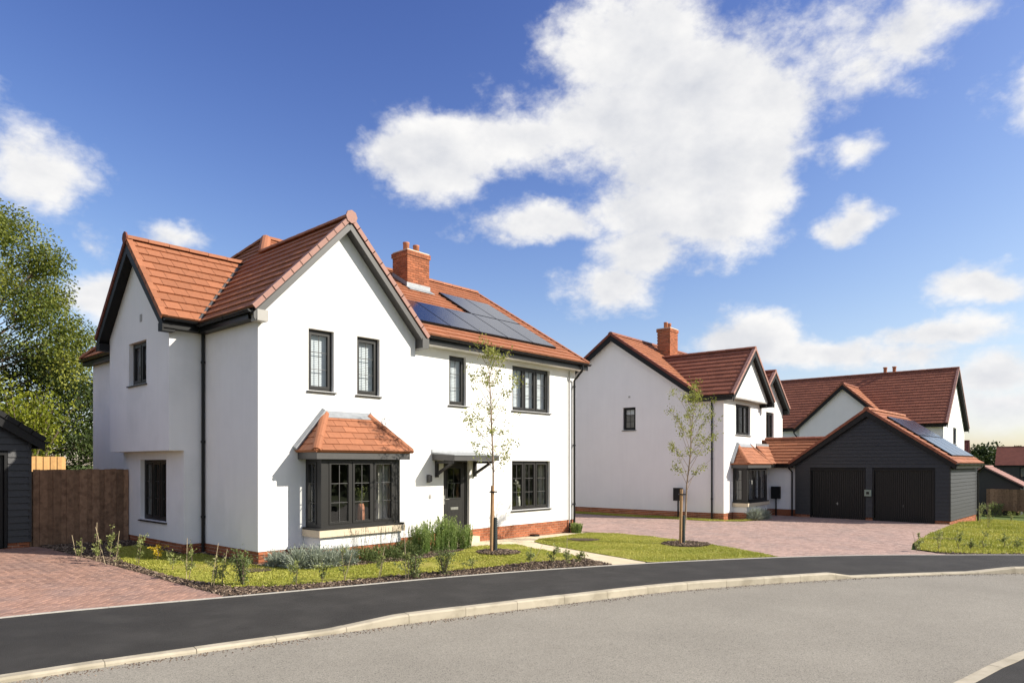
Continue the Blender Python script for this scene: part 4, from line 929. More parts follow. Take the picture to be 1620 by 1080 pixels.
    # --- solar panels laid into the main slope
    def panel(u0,u1,y0,y1):
        v=lambda y:(y-ye)/SM.v.y; mb=MB(); v0,v1=v(y0),v(y1); g=.008
        L=lambda u,vv,h:SM.p(u,vv,h)
        mb.solid([L(u0+g,v0+g,.03),L(u1-g,v0+g,.03),L(u1-g,v1-g,.03),L(u0+g,v1-g,.03)],[L(u0+g,v0+g,.10),L(u1-g,v0+g,.10),L(u1-g,v1-g,.10),L(u0+g,v1-g,.10)],0)
        mb.face([L(u0+.03,v0+.03,.1025),L(u1-.03,v0+.03,.1025),L(u1-.03,v1-.03,.1025),L(u0+.03,v1-.03,.1025)],1)
        mb.build('solar_panel',[M_BLACK,M_SOLAR],H)
    for k in range(5): panel(4.72+k*1.16,4.72+(k+1)*1.16,.62,2.16)
    for k in range(2): panel(8.2+k*1.16,8.2+(k+1)*1.16,2.18,3.70)
    bay_window(H,1.08,3.17,M_TILE,True)
    # --- downpipes
    downpipe(H,[(-.05,2.42,5.15),(-.05,2.42,4.9),(-.05,2.42,.0)],.036,[((-.05,2.42,z),0) for z in (4.4,2.6,.9)])
    downpipe(H,[(11.02,-.1,5.28),(11.02,-.1,5.12),(11.02,.10,4.92),(11.02,.235,4.8),(11.02,.235,-.1)],.036,[((11.02,.235,z),0) for z in (4.6,2.7,.8)])
    p=MB(); p.tube([(10.8,.26,5.1),(10.8,.26,.2)],.02,8); p.build('conduit',M_KNEE,H); p=MB(); p.tube([(10.8,.262,.2),(10.8,.262,-.12)],.03,8); p.build('pipe_end',M_BLACK,H)
    p=MB(); p.tube([(4.44,-.1,5.27),(4.44,-.1,5.1),(4.40,.0,5.02),(4.24,.22,4.98)],.034,8); p.build('gutter_outlet',M_BLACK,H)
    p=MB(); p.box(-.775,-.76,4.05,4.16,5.45,5.62); p.build('vent',M_KNEE,H)
    p=MB(); p.box(8.9,9.12,.12,.33,-.1,-.03); p.build('drain_cover',M_BLACK,H)
house_one()
def vase(loc,label,m,prof,leafm,stems,h,spread,seed,flowers=False):
    v=thing('vase',label,'vase',loc); mb=MB(); mb.lathe(prof,(0,0,0),16); mb.build('pot',m,v,True); rnd=random.Random(seed); lf=MB(); z0=prof[-1][1]
    z0=max(p[1] for p in prof); fl=MB()
    for k in range(stems):
        d=Vector((rnd.gauss(0,spread),rnd.gauss(0,spread),1)).normalized(); p=Vector((0,0,z0-.03)); e=p+d*h*rnd.uniform(.6,1.1)
        lf.ct=.3; lf.tube([p,p.lerp(e,.5),e],.004,4)
        for q in range(7): lf.ct=rnd.random(); c=p.lerp(e,.35+.1*q); lf.leaf(c,Vector((rnd.gauss(0,1),rnd.gauss(0,1),rnd.gauss(.6,.5))),Vector((rnd.gauss(0,1),rnd.gauss(0,1),1)),rnd.uniform(.05,.09),.03)
        if flowers:
            for q in range(10): fl.ct=rnd.random(); fl.leaf(e,Vector((rnd.gauss(0,1),rnd.gauss(0,1),rnd.gauss(.3,.7))),Vector((rnd.gauss(0,1),rnd.gauss(0,1),1)),.06,.045)
    lf.build('foliage',leafm,v)
    if flowers: fl.build('petals',M_PETAL,v)
vase((2.36,-.24,.75),'tall terracotta vase with green sprig inside the bay window',M_TERRA,[(.07,0),(.085,.15),(.075,.35),(.06,.45),(.05,.45)],M_LEAF_HEDGE,9,.42,.22,1)
vase((8.72,.62,.72),'pale vase of white flowers behind the ground floor window',M_CERAM,[(.06,0),(.07,.2),(.045,.34),(.05,.4),(.04,.4)],M_LEAF_HEDGE,9,.45,.25,2,True)
# ================================================================== HOUSE 2 (beyond the block drive)
def frame_gable_y(H,xr,half,tn,ze,yv,yw,mbarge,w=.24,dzk=.07):
    """bargeboards and soffit of a gable that faces -y: apex at xr, verge plane yv, wall plane yw"""
    zr=ze+half*tn; dz=dzk*math.hypot(1,tn); x0,x1=xr-half,xr+half; mb=MB()
    prism_y(mb,[(x0,ze-dz),(xr,zr-dz),(xr,zr-dz-w),(x0+.02,ze-dz-w*.85)],yv,yv+.028); prism_y(mb,[(xr+.001,zr-dz),(x1,ze-dz),(x1-.02,ze-dz-w*.85),(xr+.001,zr-dz-w)],yv,yv+.028); mb.build('bargeboard',mbarge,H)
    mb=MB(); prism_y(mb,[(x0+.02,ze-dz-.01),(xr,zr-dz-.01),(xr,zr-dz-.11),(x0+.12,ze-dz-.04)],yv+.03,yw+.03); prism_y(mb,[(xr+.001,zr-dz-.01),(x1-.02,ze-dz-.01),(x1-.12,ze-dz-.04),(xr+.001,zr-dz-.11)],yv+.03,yw+.03); mb.build('soffit',mbarge,H)
def house_two():
    H=thing('house','second white house with twin front gables beyond the block drive','house',(20.52,-.45,-.28),R(2.76))
    PT=.30; t=.3
    Wf=Face((0,0,0),(0,1,0),(-1,0,0)); S0=Face((0,0,0),(1,0,0),(0,-1,0))
    tm=.704; ye=1.0; zm=5.36; yr=5.36; zmr=zm+(yr-ye)*tm; YB=2*yr-ye; xl=-.25; XR=10.2
    t1=.872; x1=2.25; h1=2.5; z1=5.27; r1=z1+h1*t1; yv1=-.52
    t2=.80; x2=7.5; h2=2.2; z2=5.30; r2=z2+h2*t2; yv2=.35
    SM=Slope((0,ye,zm),(1,0,0),(0,1,tm)); SB=Slope((0,YB,zm),(1,0,0),(0,-1,tm))
    yat=lambda z:ye+(z-zm)/tm
    def wing(xc,h,tn,ze,zr,yv):
        A=Slope((xc-h,0,ze),(0,1,0),(1,0,tn)); B=Slope((xc+h,0,ze),(0,1,0),(-1,0,tn)); xm=(zm-ze)/tn
        PA=[A.uv(xc-h,yv,ze),A.uv(xc-h,ye-.13,ze),A.uv(xc-h+xm,ye,zm),A.uv(xc,yat(zr),zr),A.uv(xc,yv,zr)]; PB_=[B.uv(xc+h,yv,ze),B.uv(xc+h,ye-.13,ze),B.uv(xc+h-xm,ye,zm),B.uv(xc,yat(zr),zr),B.uv(xc,yv,zr)]
        return A,PA,B,PB_
    A1,PA1,B1,PB1=wing(x1,h1,t1,z1,r1,yv1); A2,PA2,B2,PB2=wing(x2,h2,t2,z2,r2,yv2)
    PM=[SM.uv(xl,ye,zm),SM.uv(x1-h1+(zm-z1)/t1,ye,zm),SM.uv(x1,yat(r1),r1),SM.uv(x1+h1-(zm-z1)/t1,ye,zm),SM.uv(x2-h2+(zm-z2)/t2,ye,zm),SM.uv(x2,yat(r2),r2),SM.uv(x2+h2-(zm-z2)/t2,ye,zm),SM.uv(XR,ye,zm),SM.uv(XR,yr,zmr),SM.uv(xl,yr,zmr)]
    PB=[SB.uv(xl,YB,zm),SB.uv(XR,YB,zm),SB.uv(XR,yr,zmr),SB.uv(xl,yr,zmr)]
    mb=MB()
    for S,P in ((SM,PM),(SB,PB),(A1,PA1),(B1,PB1),(A2,PA2),(B2,PB2)): deck(mb,S,P)
    roof=mb.build('roof',M_BLKBOARD,H)
    tiles(roof,A1,PA1,M_TILE2,True)
    PMl=[q for q in PM]
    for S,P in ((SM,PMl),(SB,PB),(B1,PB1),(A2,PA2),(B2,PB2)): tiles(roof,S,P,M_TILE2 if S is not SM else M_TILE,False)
    ridge(roof,(xl-.02,yr,zmr+.03),(XR,yr,zmr+.03),M_TILE2); ridge(roof,(x1,yv1-.02,r1+.03),(x1,yat(r1),r1+.03),M_TILE2); ridge(roof,(x2,yv2-.02,r2+.03),(x2,yat(r2),r2+.03),M_TILE2)
    Lm=(zmr-zm)/SM.v.z
    verge_caps(roof,SM,xl,0,Lm,-1,M_TILE3); verge_caps(roof,SB,xl,0,Lm,-1,M_TILE3)
    for S,(yv,z,r) in ((A1,(yv1,z1,r1)),(B1,(yv1,z1,r1)),(A2,(yv2,z2,r2)),(B2,(yv2,z2,r2))): verge_caps(roof,S,yv,0,(r-z)/S.v.z,-1,M_VERGE)
    # boards
    frame_gable_y(H,x1,h1,t1,z1,yv1,-.3,M_BLKBOARD); frame_gable_y(H,x2,h2,t2,z2,yv2,.65,M_BLKBOARD)
    mb=MB(); dz=.07*math.hypot(1,tm)
    prism_x(mb,[(ye,zm-dz),(yr,zmr-dz),(yr,zmr-dz-.24),(ye,zm-dz-.2)],xl,xl+.026); prism_x(mb,[(yr+.001,zmr-dz),(YB,zm-dz),(YB,zm-dz-.2),(yr+.001,zmr-dz-.24)],xl,xl+.026); mb.build('bargeboard',M_BLKBOARD,H)
    mb=MB(); prism_x(mb,[(ye,zm-dz-.01),(yr,zmr-dz-.01),(yr,zmr-dz-.12),(ye,zm-dz-.08)],xl+.03,.03); prism_x(mb,[(yr+.001,zmr-dz-.01),(YB,zm-dz-.01),(YB,zm-dz-.08),(yr+.001,zmr-dz-.12)],xl+.03,.03); mb.build('soffit',M_BLKBOARD,H)
    slabm(H,'fascia',M_BLACK,[(-.24,-.215,-.46,1.5,5.04,5.25)]); slabm(H,'eaves_soffit',M_BLACK,[(-.214,.0,-.46,1.35,5.04,5.055)])
    gutter(H,(-.29,-.48,5.22),(-.29,1.0,5.22)); slabm(H,'fascia',M_BLACK,[(4.71,4.735,-.46,1.0,5.04,5.25)]); gutter(H,(4.8,ye-.05,5.3),(5.3,ye-.05,5.3))
    slabm(H,'kneeler',M_BLKBOARD,[(4.5,4.74,-.5,.0,5.02,5.2)]); slabm(H,'kneeler',M_BLKBOARD,[(9.45,9.7,.37,.66,5.0,5.2)]); slabm(H,'corbel',M_BLKBOARD,[(4.2,4.4,-.3,0,4.98,5.12)])
    # walls
    wall('wall',H,Wf,[(.0,PT),(9.4,PT),(9.4,5.35),(yr,zmr-.14),(1.3,5.45),(.0,5.3)],[(4.18,4.84,3.94,4.98)],t,M_RENDER2)
    wall('wall',H,S0,[(.3,PT),(4.5,PT),(4.5,5.3),(.3,5.3)],[(1.3,3.05,3.66,5.0),(1.2,3.2,.75,2.16)],t,M_RENDER)
    wall('gable_wall',H,Face((0,-.3,0),(1,0,0),(0,-1,0)),[(.06,5.22),(4.44,5.22),(4.44,5.26),(x1,r1-.14),(.06,5.26)],[],.28,M_RENDER)
    slabm(H,'gable_sill',M_KNEE,[(.1,4.4,-.33,0,5.16,5.219)])
    wall('wall',H,Face((4.5,0,0),(0,1,0),(1,0,0)),[(.3,PT),(1.3,PT),(1.3,5.3),(.3,5.3)],[],t,M_RENDER)
    wall('wall',H,Face((0,.65,0),(1,0,0),(0,-1,0)),[(5.4,PT),(9.45,PT),(9.45,5.38),(x2,r2-.14),(5.4,5.2)],[(6.95,8.1,3.66,5.0)],t,M_RENDER)
    wall('wall',H,Face((0,1.3,0),(1,0,0),(0,-1,0)),[(4.5,PT),(5.4,PT),(5.4,5.3),(4.5,5.3)],[],t,M_RENDER)
    wall('wall',H,Face((9.45,0,0),(0,1,0),(1,0,0)),[(.95,PT),(9.4,PT),(9.4,5.3),(yr,zmr-.14),(.95,5.3)],[],t,M_RENDER)
    wall('wall',H,Face((0,9.4,0),(1,0,0),(0,1,0)),[(.3,PT),(9.15,PT),(9.15,5.3),(.3,5.3)],[],t,M_RENDER)
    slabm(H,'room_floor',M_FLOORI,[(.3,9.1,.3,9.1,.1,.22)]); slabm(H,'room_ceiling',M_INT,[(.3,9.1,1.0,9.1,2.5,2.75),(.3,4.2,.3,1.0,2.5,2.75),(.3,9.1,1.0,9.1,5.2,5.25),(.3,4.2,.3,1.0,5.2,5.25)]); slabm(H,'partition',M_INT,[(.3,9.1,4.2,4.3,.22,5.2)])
    window(H,S0,1.3,3.05,3.66,5.0,3,blind=('curtain',.14),m=M_BLKBOARD); window(H,Face((0,.65,0),(1,0,0),(0,-1,0)),6.95,8.1,3.66,5.0,2,m=M_BLKBOARD,blind=('curtain',.14)); window(H,Wf,4.18,4.84,3.94,4.98,1,m=M_BLKBOARD,blind=('blind',.3))
    bay_window(H,.98,3.42,M_TILE,False)
    # plinth
    mb=MB(); mb.box(.03,4.47,.03,.28,-.5,PT-.004); mb.box(.031,.28,.03,9.37,-.5,PT-.005); mb.box(4.47,9.42,.68,.9,-.5,PT-.004); mb.box(9.2,9.42,.9,9.37,-.6,PT-.004); pl=mb.build('plinth',M_MORTAR,H)
    bricks(pl,Face((.02,0,0),(0,1,0),(-1,0,0)),.02,6.6,-.3,PT-.005,True); rest=MB(); bricks(None,Face((.02,0,0),(0,1,0),(-1,0,0)),6.62,9.38,-.3,PT-.005,False,rest); bricks(None,Face((0,.02,0),(1,0,0),(0,-1,0)),.02,4.48,-.3,PT-.005,False,rest); rest.build('brickwork',M_BRICK,pl)['kind']='stuff'
    # chimney
    cx0,cx1,cy0,cy1,ct=3.1,3.95,4.0,4.7,9.05
    mb=MB(); mb.box(cx0+.012,cx1-.012,cy0+.012,cy1-.012,7.2,ct); ch=mb.build('chimney',M_MORTAR,H); rest=MB()
    for f,l in ((Face((cx0,cy0+.004,0),(1,0,0),(0,-1,0)),cx1-cx0),(Face((cx0+.004,cy0,0),(0,1,0),(-1,0,0)),cy1-cy0),(Face((cx1-.004,cy0,0),(0,1,0),(1,0,0)),cy1-cy0)): bricks(None,f,0,l,7.3,ct-.15,False,rest)
    o=.03
    for f,l in ((Face((cx0-o,cy0-o,0),(1,0,0),(0,-1,0)),cx1-cx0+2*o),(Face((cx0-o,cy0-o,0),(0,1,0),(-1,0,0)),cy1-cy0+2*o),(Face((cx1+o,cy0-o,0),(0,1,0),(1,0,0)),cy1-cy0+2*o)): bricks(None,f,0,l,ct-.15,ct,False,rest)
    rest.build('brickwork',M_BRICK,ch)['kind']='stuff'; mb=MB(); mb.box(cx0-.02,cx1+.02,cy0-.02,cy1+.02,ct-.148,ct+.04); mb.build('flaunching',M_MORTAR,ch)
    for x in (cx0+.25,cx1-.24): mb=MB(); mb.lathe([(.10,.0),(.10,.27),(.108,.28),(.108,.32),(.085,.32),(.08,.1)],(x,(cy0+cy1)/2,ct+.03),12); mb.build('chimney_pot',M_TERRA,ch,True)
    # downpipe, vent
    downpipe(H,[(-.28,.42,5.18),(-.28,.42,5.08),(-.06,.5,4.85),(-.06,.5,-.1)],.036,[((-.06,.5,z),0) for z in (4.4,2.6,.9)])
    p=MB(); p.box(-.012,0,4.45,4.55,5.42,5.5); p.build('vent',M_KNEE,H)
    # porch lean-to and link to the garage
    tf=1.09; SF=Slope((0,-.75,2.37),(1,0,0),(0,1,tf)); tk=.70; SK=Slope((4.2,0,2.37),(0,1,0),(1,0,tk)); zk=3.55; xk=4.2+(zk-2.37)/tk; xt=4.2+(3.19-2.37)/tk
    PF=[SF.uv(3.72,-.75,2.37),SF.uv(4.2,-.75,2.37),SF.uv(xt,0,3.19),SF.uv(3.72,0,3.19)]; PK=[SK.uv(4.2,-1.35,2.37),SK.uv(4.2,-.75,2.37),SK.uv(xt,0,3.19),SK.uv(xk,.32,zk),SK.uv(xk,-2.95,zk)]
    mb=MB(); deck(mb,SF,PF,.05); deck(mb,SK,PK,.05); lr=mb.build('link_roof',M_BLKBOARD,H)
    tiles(lr,SF,PF,M_TILE,False,gauge=.25); tiles(lr,SK,PK,M_TILE,False,gauge=.25); ridge(lr,(xk,.3,zk+.03),(xk,-2.95,zk+.03),M_TILE2)
    SE_=Slope((2*xk-4.2,0,2.37),(0,1,0),(-1,0,tk)); PE_=[SE_.uv(2*xk-4.2,-1.35,2.37),SE_.uv(2*xk-4.2,.6,2.37),SE_.uv(xk,.6,zk),SE_.uv(xk,-2.95,zk)]; mb=MB(); deck(mb,SE_,PE_,.05); mb.build('link_roof_back',M_TILE2,H)
    slabm(H,'lead_flashing',M_LEAD,[(3.72,xt,-.03,-.002,3.2,3.32)])
    wall('link_wall',H,Face((4.45,0,0),(0,1,0),(-1,0,0)),[(-1.62,PT),(-.002,PT),(-.002,2.4),(-1.62,2.4)],[],.2,M_RENDER); slabm(H,'link_plinth',M_BRICK,[(4.47,4.64,-1.62,-.02,-.4,PT-.004)])
    gutter(H,(4.15,-1.4,2.34),(4.15,-.8,2.34)); slabm(H,'fascia',M_BLACK,[(4.2,4.225,-1.5,-.75,2.2,2.35)]); slabm(H,'fascia',M_BLACK,[(3.65,4.2,-.74,-.715,2.2,2.35)]); slabm(H,'porch_soffit',M_BLACK,[(3.65,4.45,-.71,0,2.2,2.215),(4.226,4.45,-1.5,-.711,2.2,2.215)])
    downpipe(H,[(4.15,-1.32,2.3),(4.15,-1.32,2.22),(4.38,-1.42,2.02),(4.38,-1.42,-.1)],.036)
    return H
house_two()
def meter_box(loc,rz,label):
    b=thing('meter_box',label,'meter box',loc,rz,'black meter boxes on posts'); mb=MB(); mb.box(-.09,.0,-.21,.21,.78,1.34); mb.build('cabinet',M_BLACK,b); mb=MB(); mb.box(-.1,-.091,-.19,.19,.8,1.32); mb.build('cabinet_door',M_BLKBOARD,b); mb=MB(); mb.box(-.05,-.01,-.03,.03,-.15,.779); mb.build('post',M_BLACK,b)
def f2(x,y,z=0): a=R(2.76); return (20.52+x*math.cos(a)-y*math.sin(a),-.45+x*math.sin(a)+y*math.cos(a),-.28+z)
meter_box(f2(-.22,1.95),R(2.76),'black meter box on a post behind the young birch'); meter_box(f2(4.35,-.72),R(2.76),'black meter box on a post in the shaded link porch')

# ================================================================== GARAGES (black boarding)
def boards(parent,F,outline,holes,m,H=.15,name='board',objs=True):
    zs=[p[1] for p in outline]; z=min(zs); 
    J=MB()
    while z<max(zs)-.02:
        c=clip_rect(outline,-99,99,z+.003,min(z+H,max(zs)))
        if len(c)>2:
            zm_=z+H/2; cuts=[(h[0],h[1]) for h in holes if h[2]<=zm_<=h[3]]; u0,u1=min(p[0] for p in c),max(p[0] for p in c); segs=[]; s=u0
            for a,b in sorted(cuts):
                if a>s: segs.append((s,a))
                s=max(s,b)
            if s<u1: segs.append((s,u1))
            for a,b in segs:
                q=clip_rect(c,a,b,-9,99)
                if len(q)<3: continue
                if area(q)<0: q=q[::-1]
                z0=z+.003; mb=MB() if objs else J
                if not objs: mb.ct=random.random()*.9+.05
                lift=random.uniform(0,.002)
                mb.solid([F.p(x,zz,-.02) for x,zz in q],[F.p(x,zz,.034-.028*(zz-z0)/H+lift) for x,zz in q])
                if objs: mb.build(name,m,parent)
        z+=H
    if not objs: J.build('boarding',m,parent)['kind']='stuff'
def garage(name,label,loc,rz,W,L,eave,tn,doors,plinth,dh,roofm,rotface='-x',panels=False,detail=True,charger=False,ov=.25,mverge=None):
    """gabled boarded garage; local x runs into the building, y along the front"""
    g=thing(name,label,'garage',loc,rz); F=Face((0,0,0),(0,1,0),(-1,0,0)); half=W/2+ov; ze=eave+.10; zr=ze+half*tn; yc=W/2
    S1=Slope((0,-ov,ze),(1,0,0),(0,1,tn)); S2=Slope((0,W+ov,ze),(1,0,0),(0,-1,tn)); xv=-.18; xb=L+.15
    P1=[S1.uv(xv,-ov,ze),S1.uv(xb,-ov,ze),S1.uv(xb,yc,zr),S1.uv(xv,yc,zr)]; P2=[S2.uv(xv,W+ov,ze),S2.uv(xb,W+ov,ze),S2.uv(xb,yc,zr),S2.uv(xv,yc,zr)]
    mb=MB(); deck(mb,S1,P1); deck(mb,S2,P2); roof=mb.build('roof',M_BLKBOARD,g); tiles(roof,S1,P1,roofm,False); tiles(roof,S2,P2,roofm,False); ridge(roof,(xv-.02,yc,zr+.03),(xb,yc,zr+.03),roofm)
    Ls=(zr-ze)/S1.v.z; verge_caps(roof,S1,xv,0,Ls,-1,mverge or roofm); verge_caps(roof,S2,xv,0,Ls,-1,mverge or roofm)
    dz=.07*math.hypot(1,tn); mb=MB(); prism_x(mb,[(-ov,ze-dz),(yc,zr-dz),(yc,zr-dz-.22),(-ov,ze-dz-.17)],xv,xv+.025); prism_x(mb,[(yc+.001,zr-dz),(W+ov,ze-dz),(W+ov,ze-dz-.17),(yc+.001,zr-dz-.22)],xv,xv+.025); mb.build('bargeboard',M_BLKBOARD,g)
    mb=MB(); prism_x(mb,[(-ov,ze-dz-.01),(yc,zr-dz-.01),(yc,zr-dz-.1),(-ov,ze-dz-.1)],xv+.03,.02); prism_x(mb,[(yc+.001,zr-dz-.01),(W+ov,ze-dz-.01),(W+ov,ze-dz-.1),(yc+.001,zr-dz-.1)],xv+.03,.02); mb.build('soffit',M_BLKBOARD,g)
    ap=eave+.1+ (ov+W/2)*tn-.15
    out=[(0,plinth),(W,plinth),(W,eave+.12),(yc,ap),(0,eave+.12)]; holes=[(a-.07,b+.07,-1,dh+.07) for a,b in doors]
    # core walls behind the boarding
    fr=[(0,plinth)]
    core=[(0,plinth)]
    for a,b in sorted(doors): core+=[(a-.002,plinth),(a-.002,dh),(b+.002,dh),(b+.002,plinth)]
    core+=[(W,plinth),(W,eave+.1),(yc,ap-.03),(0,eave+.1)]
    wall('wall',g,Face((.022,0,0),(0,1,0),(-1,0,0)),core,[],.15,M_BLKBOARD)
    slabm(g,'wall',M_BLKBOARD,[(.172,L,.022,.15,plinth,eave+.1),(.172,L,W-.15,W-.022,plinth,eave+.1),(L-.15,L-.001,.15,W-.15,plinth,eave+.1)])
    boards(g,F,out,holes,M_CLAD); boards(g,Face((0,0,0),(1,0,0),(0,-1,0)),[(0.02,plinth),(L,plinth),(L,eave),(.02,eave)],[],M_CLAD); boards(g,Face((0,W,0),(1,0,0),(0,1,0)),[(0.02,plinth),(L,plinth),(L,eave),(.02,eave)],[],M_CLAD,objs=False)
    mb=MB(); mb.box(-.024,.04,-.024,.04,plinth,eave+.1); mb.build('corner_trim',M_CLAD,g); mb=MB(); mb.box(-.024,.04,W-.04,W+.024,plinth,eave+.1); mb.build('corner_trim',M_CLAD,g)
    # brick base
    mb=MB(); cols=[0]+[v for d in sorted(doors) for v in d]+[W]
    for k in range(0,len(cols),2): mb.box(.03,.2,cols[k]+.02,cols[k+1]-.02,-.3,plinth-.003)
    mb.box(.03,L-.02,.03,.2,-.9,plinth-.004); mb.box(.03,L-.02,W-.2,W-.03,-.4,plinth-.004); pl=mb.build('plinth',M_MORTAR,g); rest=MB()
    for k in range(0,len(cols),2):
        if cols[k+1]-cols[k]>.1: bricks(None,Face((.02,0,0),(0,1,0),(-1,0,0)),cols[k]+.01,cols[k+1]-.01,-.2,plinth-.005,False,rest)
    bricks(pl,Face((0,.02,0),(1,0,0),(0,-1,0)),.02,L-.02,-.82,plinth-.006,detail,rest); rest.build('brickwork',M_BRICK,pl)['kind']='stuff'
    # doors
    for a,b in doors:
        mb=MB(); fbox(mb,F,a-.06,a,0.0,dh+.06,-.04,.035); fbox(mb,F,b,b+.06,0.0,dh+.06,-.04,.035); fbox(mb,F,a,b,dh,dh+.06,-.04,.035); d=mb.build('garage_door',M_BLKBOARD,g)
        mb=MB(); n=28; w=(b-a-.02)/n
        for k in range(n):
            u=a+.01+k*w; fbox(mb,F,u,u+w*.6,.03,dh-.02,-.1,-.05); fbox(mb,F,u+w*.6,u+w,.03,dh-.02,-.1,-.085)
        fbox(mb,F,a+.01,b-.01,.0,.03,-.1,-.05); fbox(mb,F,a+.01,b-.01,dh-.02,dh,-.1,-.05); mb.build('ribbed_panel',M_CLADG,d)
        mb=MB(); c=(a+b)/2; fbox(mb,F,c-.02,c+.02,.60,.70,-.05,-.04); mb.tube([F.p(c,.66,-.045),F.p(c,.66,-.01),F.p(c+.05,.66,.0)],.01,6); mb.build('handle',M_KNEE if c>3 else M_BARGE,d)
    # eaves
    for y,sg in ((-ov,1),(W+ov,-1)):
        mb=MB(); y0,y1=sorted((y+sg*.01,y+sg*.035)); mb.box(xv+.03,L+.1,y0,y1,ze-.2,ze-.02); mb.build('fascia',M_BLACK,g); y0,y1=sorted((y+sg*.036,(0 if sg>0 else W)-sg*.0)); mb=MB(); mb.box(xv+.03,L+.1,y0,y1,ze-.2,ze-.185); mb.build('eaves_soffit',M_BLKBOARD,g)
        gutter(g,(xv+.02,y-sg*.05,ze-.03),(L+.12,y-sg*.05,ze-.03))
    downpipe(g,[(L-.12,-ov-.05,ze-.06),(L-.12,-ov-.05,ze-.15),(L-.12,-.07,ze-.4),(L-.12,-.07,-.75)],.034)
    if panels:
        def pan(u0,u1,y0,y1):
            v=lambda y:(y+ov)/S1.v.y; v0,v1=v(y0),v(y1); q=.008; mb=MB(); LL=S1.p
            mb.solid([LL(u0+q,v0+q,.03),LL(u1-q,v0+q,.03),LL(u1-q,v1-q,.03),LL(u0+q,v1-q,.03)],[LL(u0+q,v0+q,.10),LL(u1-q,v0+q,.10),LL(u1-q,v1-q,.10),LL(u0+q,v1-q,.10)],0)
            mb.face([LL(u0+.03,v0+.03,.1025),LL(u1-.03,v0+.03,.1025),LL(u1-.03,v1-.03,.1025),LL(u0+.03,v1-.03,.1025)],1); mb.build('solar_panel',[M_BLACK,M_SOLAR],g)
        for r in range(2):
            for k in range(4): pan(.75+k*1.12,.75+(k+1)*1.12,.1+r*1.22,.1+(r+1)*1.2)
    return g
garage('garage','black boarded double garage with solar panels on its roof',(24.76,-7.87,-.28),R(-.8),6.0,5.55,2.3,.70,[(.58,2.74),(3.14,5.30)],.12,2.1,M_TILE,panels=True,mverge=M_TILE2)
def charger():
    a=R(-.8); g=lambda x,y,z:(24.76+x*math.cos(a)-y*math.sin(a),-7.87+x*math.sin(a)+y*math.cos(a),-.28+z)
    t=thing('car_charger','small square wall charger between the two garage doors','charger',g(-.03,2.96,1.02),a); mb=MB(); mb.box(-.1,.0,-.13,.13,0,.27); mb.build('case',mat('pale_green_case',(.22,.27,.22),.5),t); mb=MB(); mb.box(-.112,-.101,-.055,.055,.08,.19); mb.build('socket',M_BLACK,t)
charger()
# left garage: front faces the road (local x = world +y, local y = world -x)
garage('garage','black boarded single garage at the left edge beside the fence',(-2.59,5.72,.20),R(90),3.3,6.0,2.35,.67,[(.5,2.8)],.1,2.1,M_TILE3,detail=False,mverge=M_BLKBOARD)  # verge caps coloured black in place of the house's shade

# ================================================================== FENCES
def fence(label,p0,p1,top,m,gap=.0,bw=.14,posts=2,base=None,name='fence',group=None):
    a,b=Vector((*p0,0)),Vector((*p1,0)); L=(b-a).length; ang=math.atan2((b-a).y,(b-a).x); z0=min(G(*p0),G(*p1)) if base is None else base
    f=thing(name,label,'fence',(p0[0],p0[1],z0),ang,group); n=int(round(L/bw)); w=L/n; h=top
    for k in range(n):
        q=MB(); dz=random.uniform(-.012,.008); x0,x1=(k*w-.012,(k+1)*w+.012) if k%2 else (k*w,(k+1)*w); t0=.028 if k%2 else .004
        q.solid([(x0,-t0,.02),(x1,-t0+.008,.02),(x1,-t0+.02,.02),(x0,-t0+.02,.02)],[(x0,-t0,h+dz),(x1,-t0+.008,h+dz),(x1,-t0+.02,h+dz),(x0,-t0+.02,h+dz)]); q.build('board',m,f)
    for zz in (.3,h*.5,h-.3): q=MB(); q.box(0,L,.022,.06,zz-.04,zz+.04); q.build('rail',m,f)
    for k in range(posts): x=L*k/(posts-1); q=MB(); q.box(x-.05,x+.05,.061,.161,-.1,h-.05); q.build('post',m,f)
    return f
fence('dark brown board fence between the left garage and the house',(-2.52,5.78),(-.46,5.78),1.88,M_FENCE,base=.09)
fence('sunlit new pine fence under the trees at the back left',(-7.5,15.0),(.6,15.0),2.08,M_FENCE2,bw=.105,posts=4,base=.28)

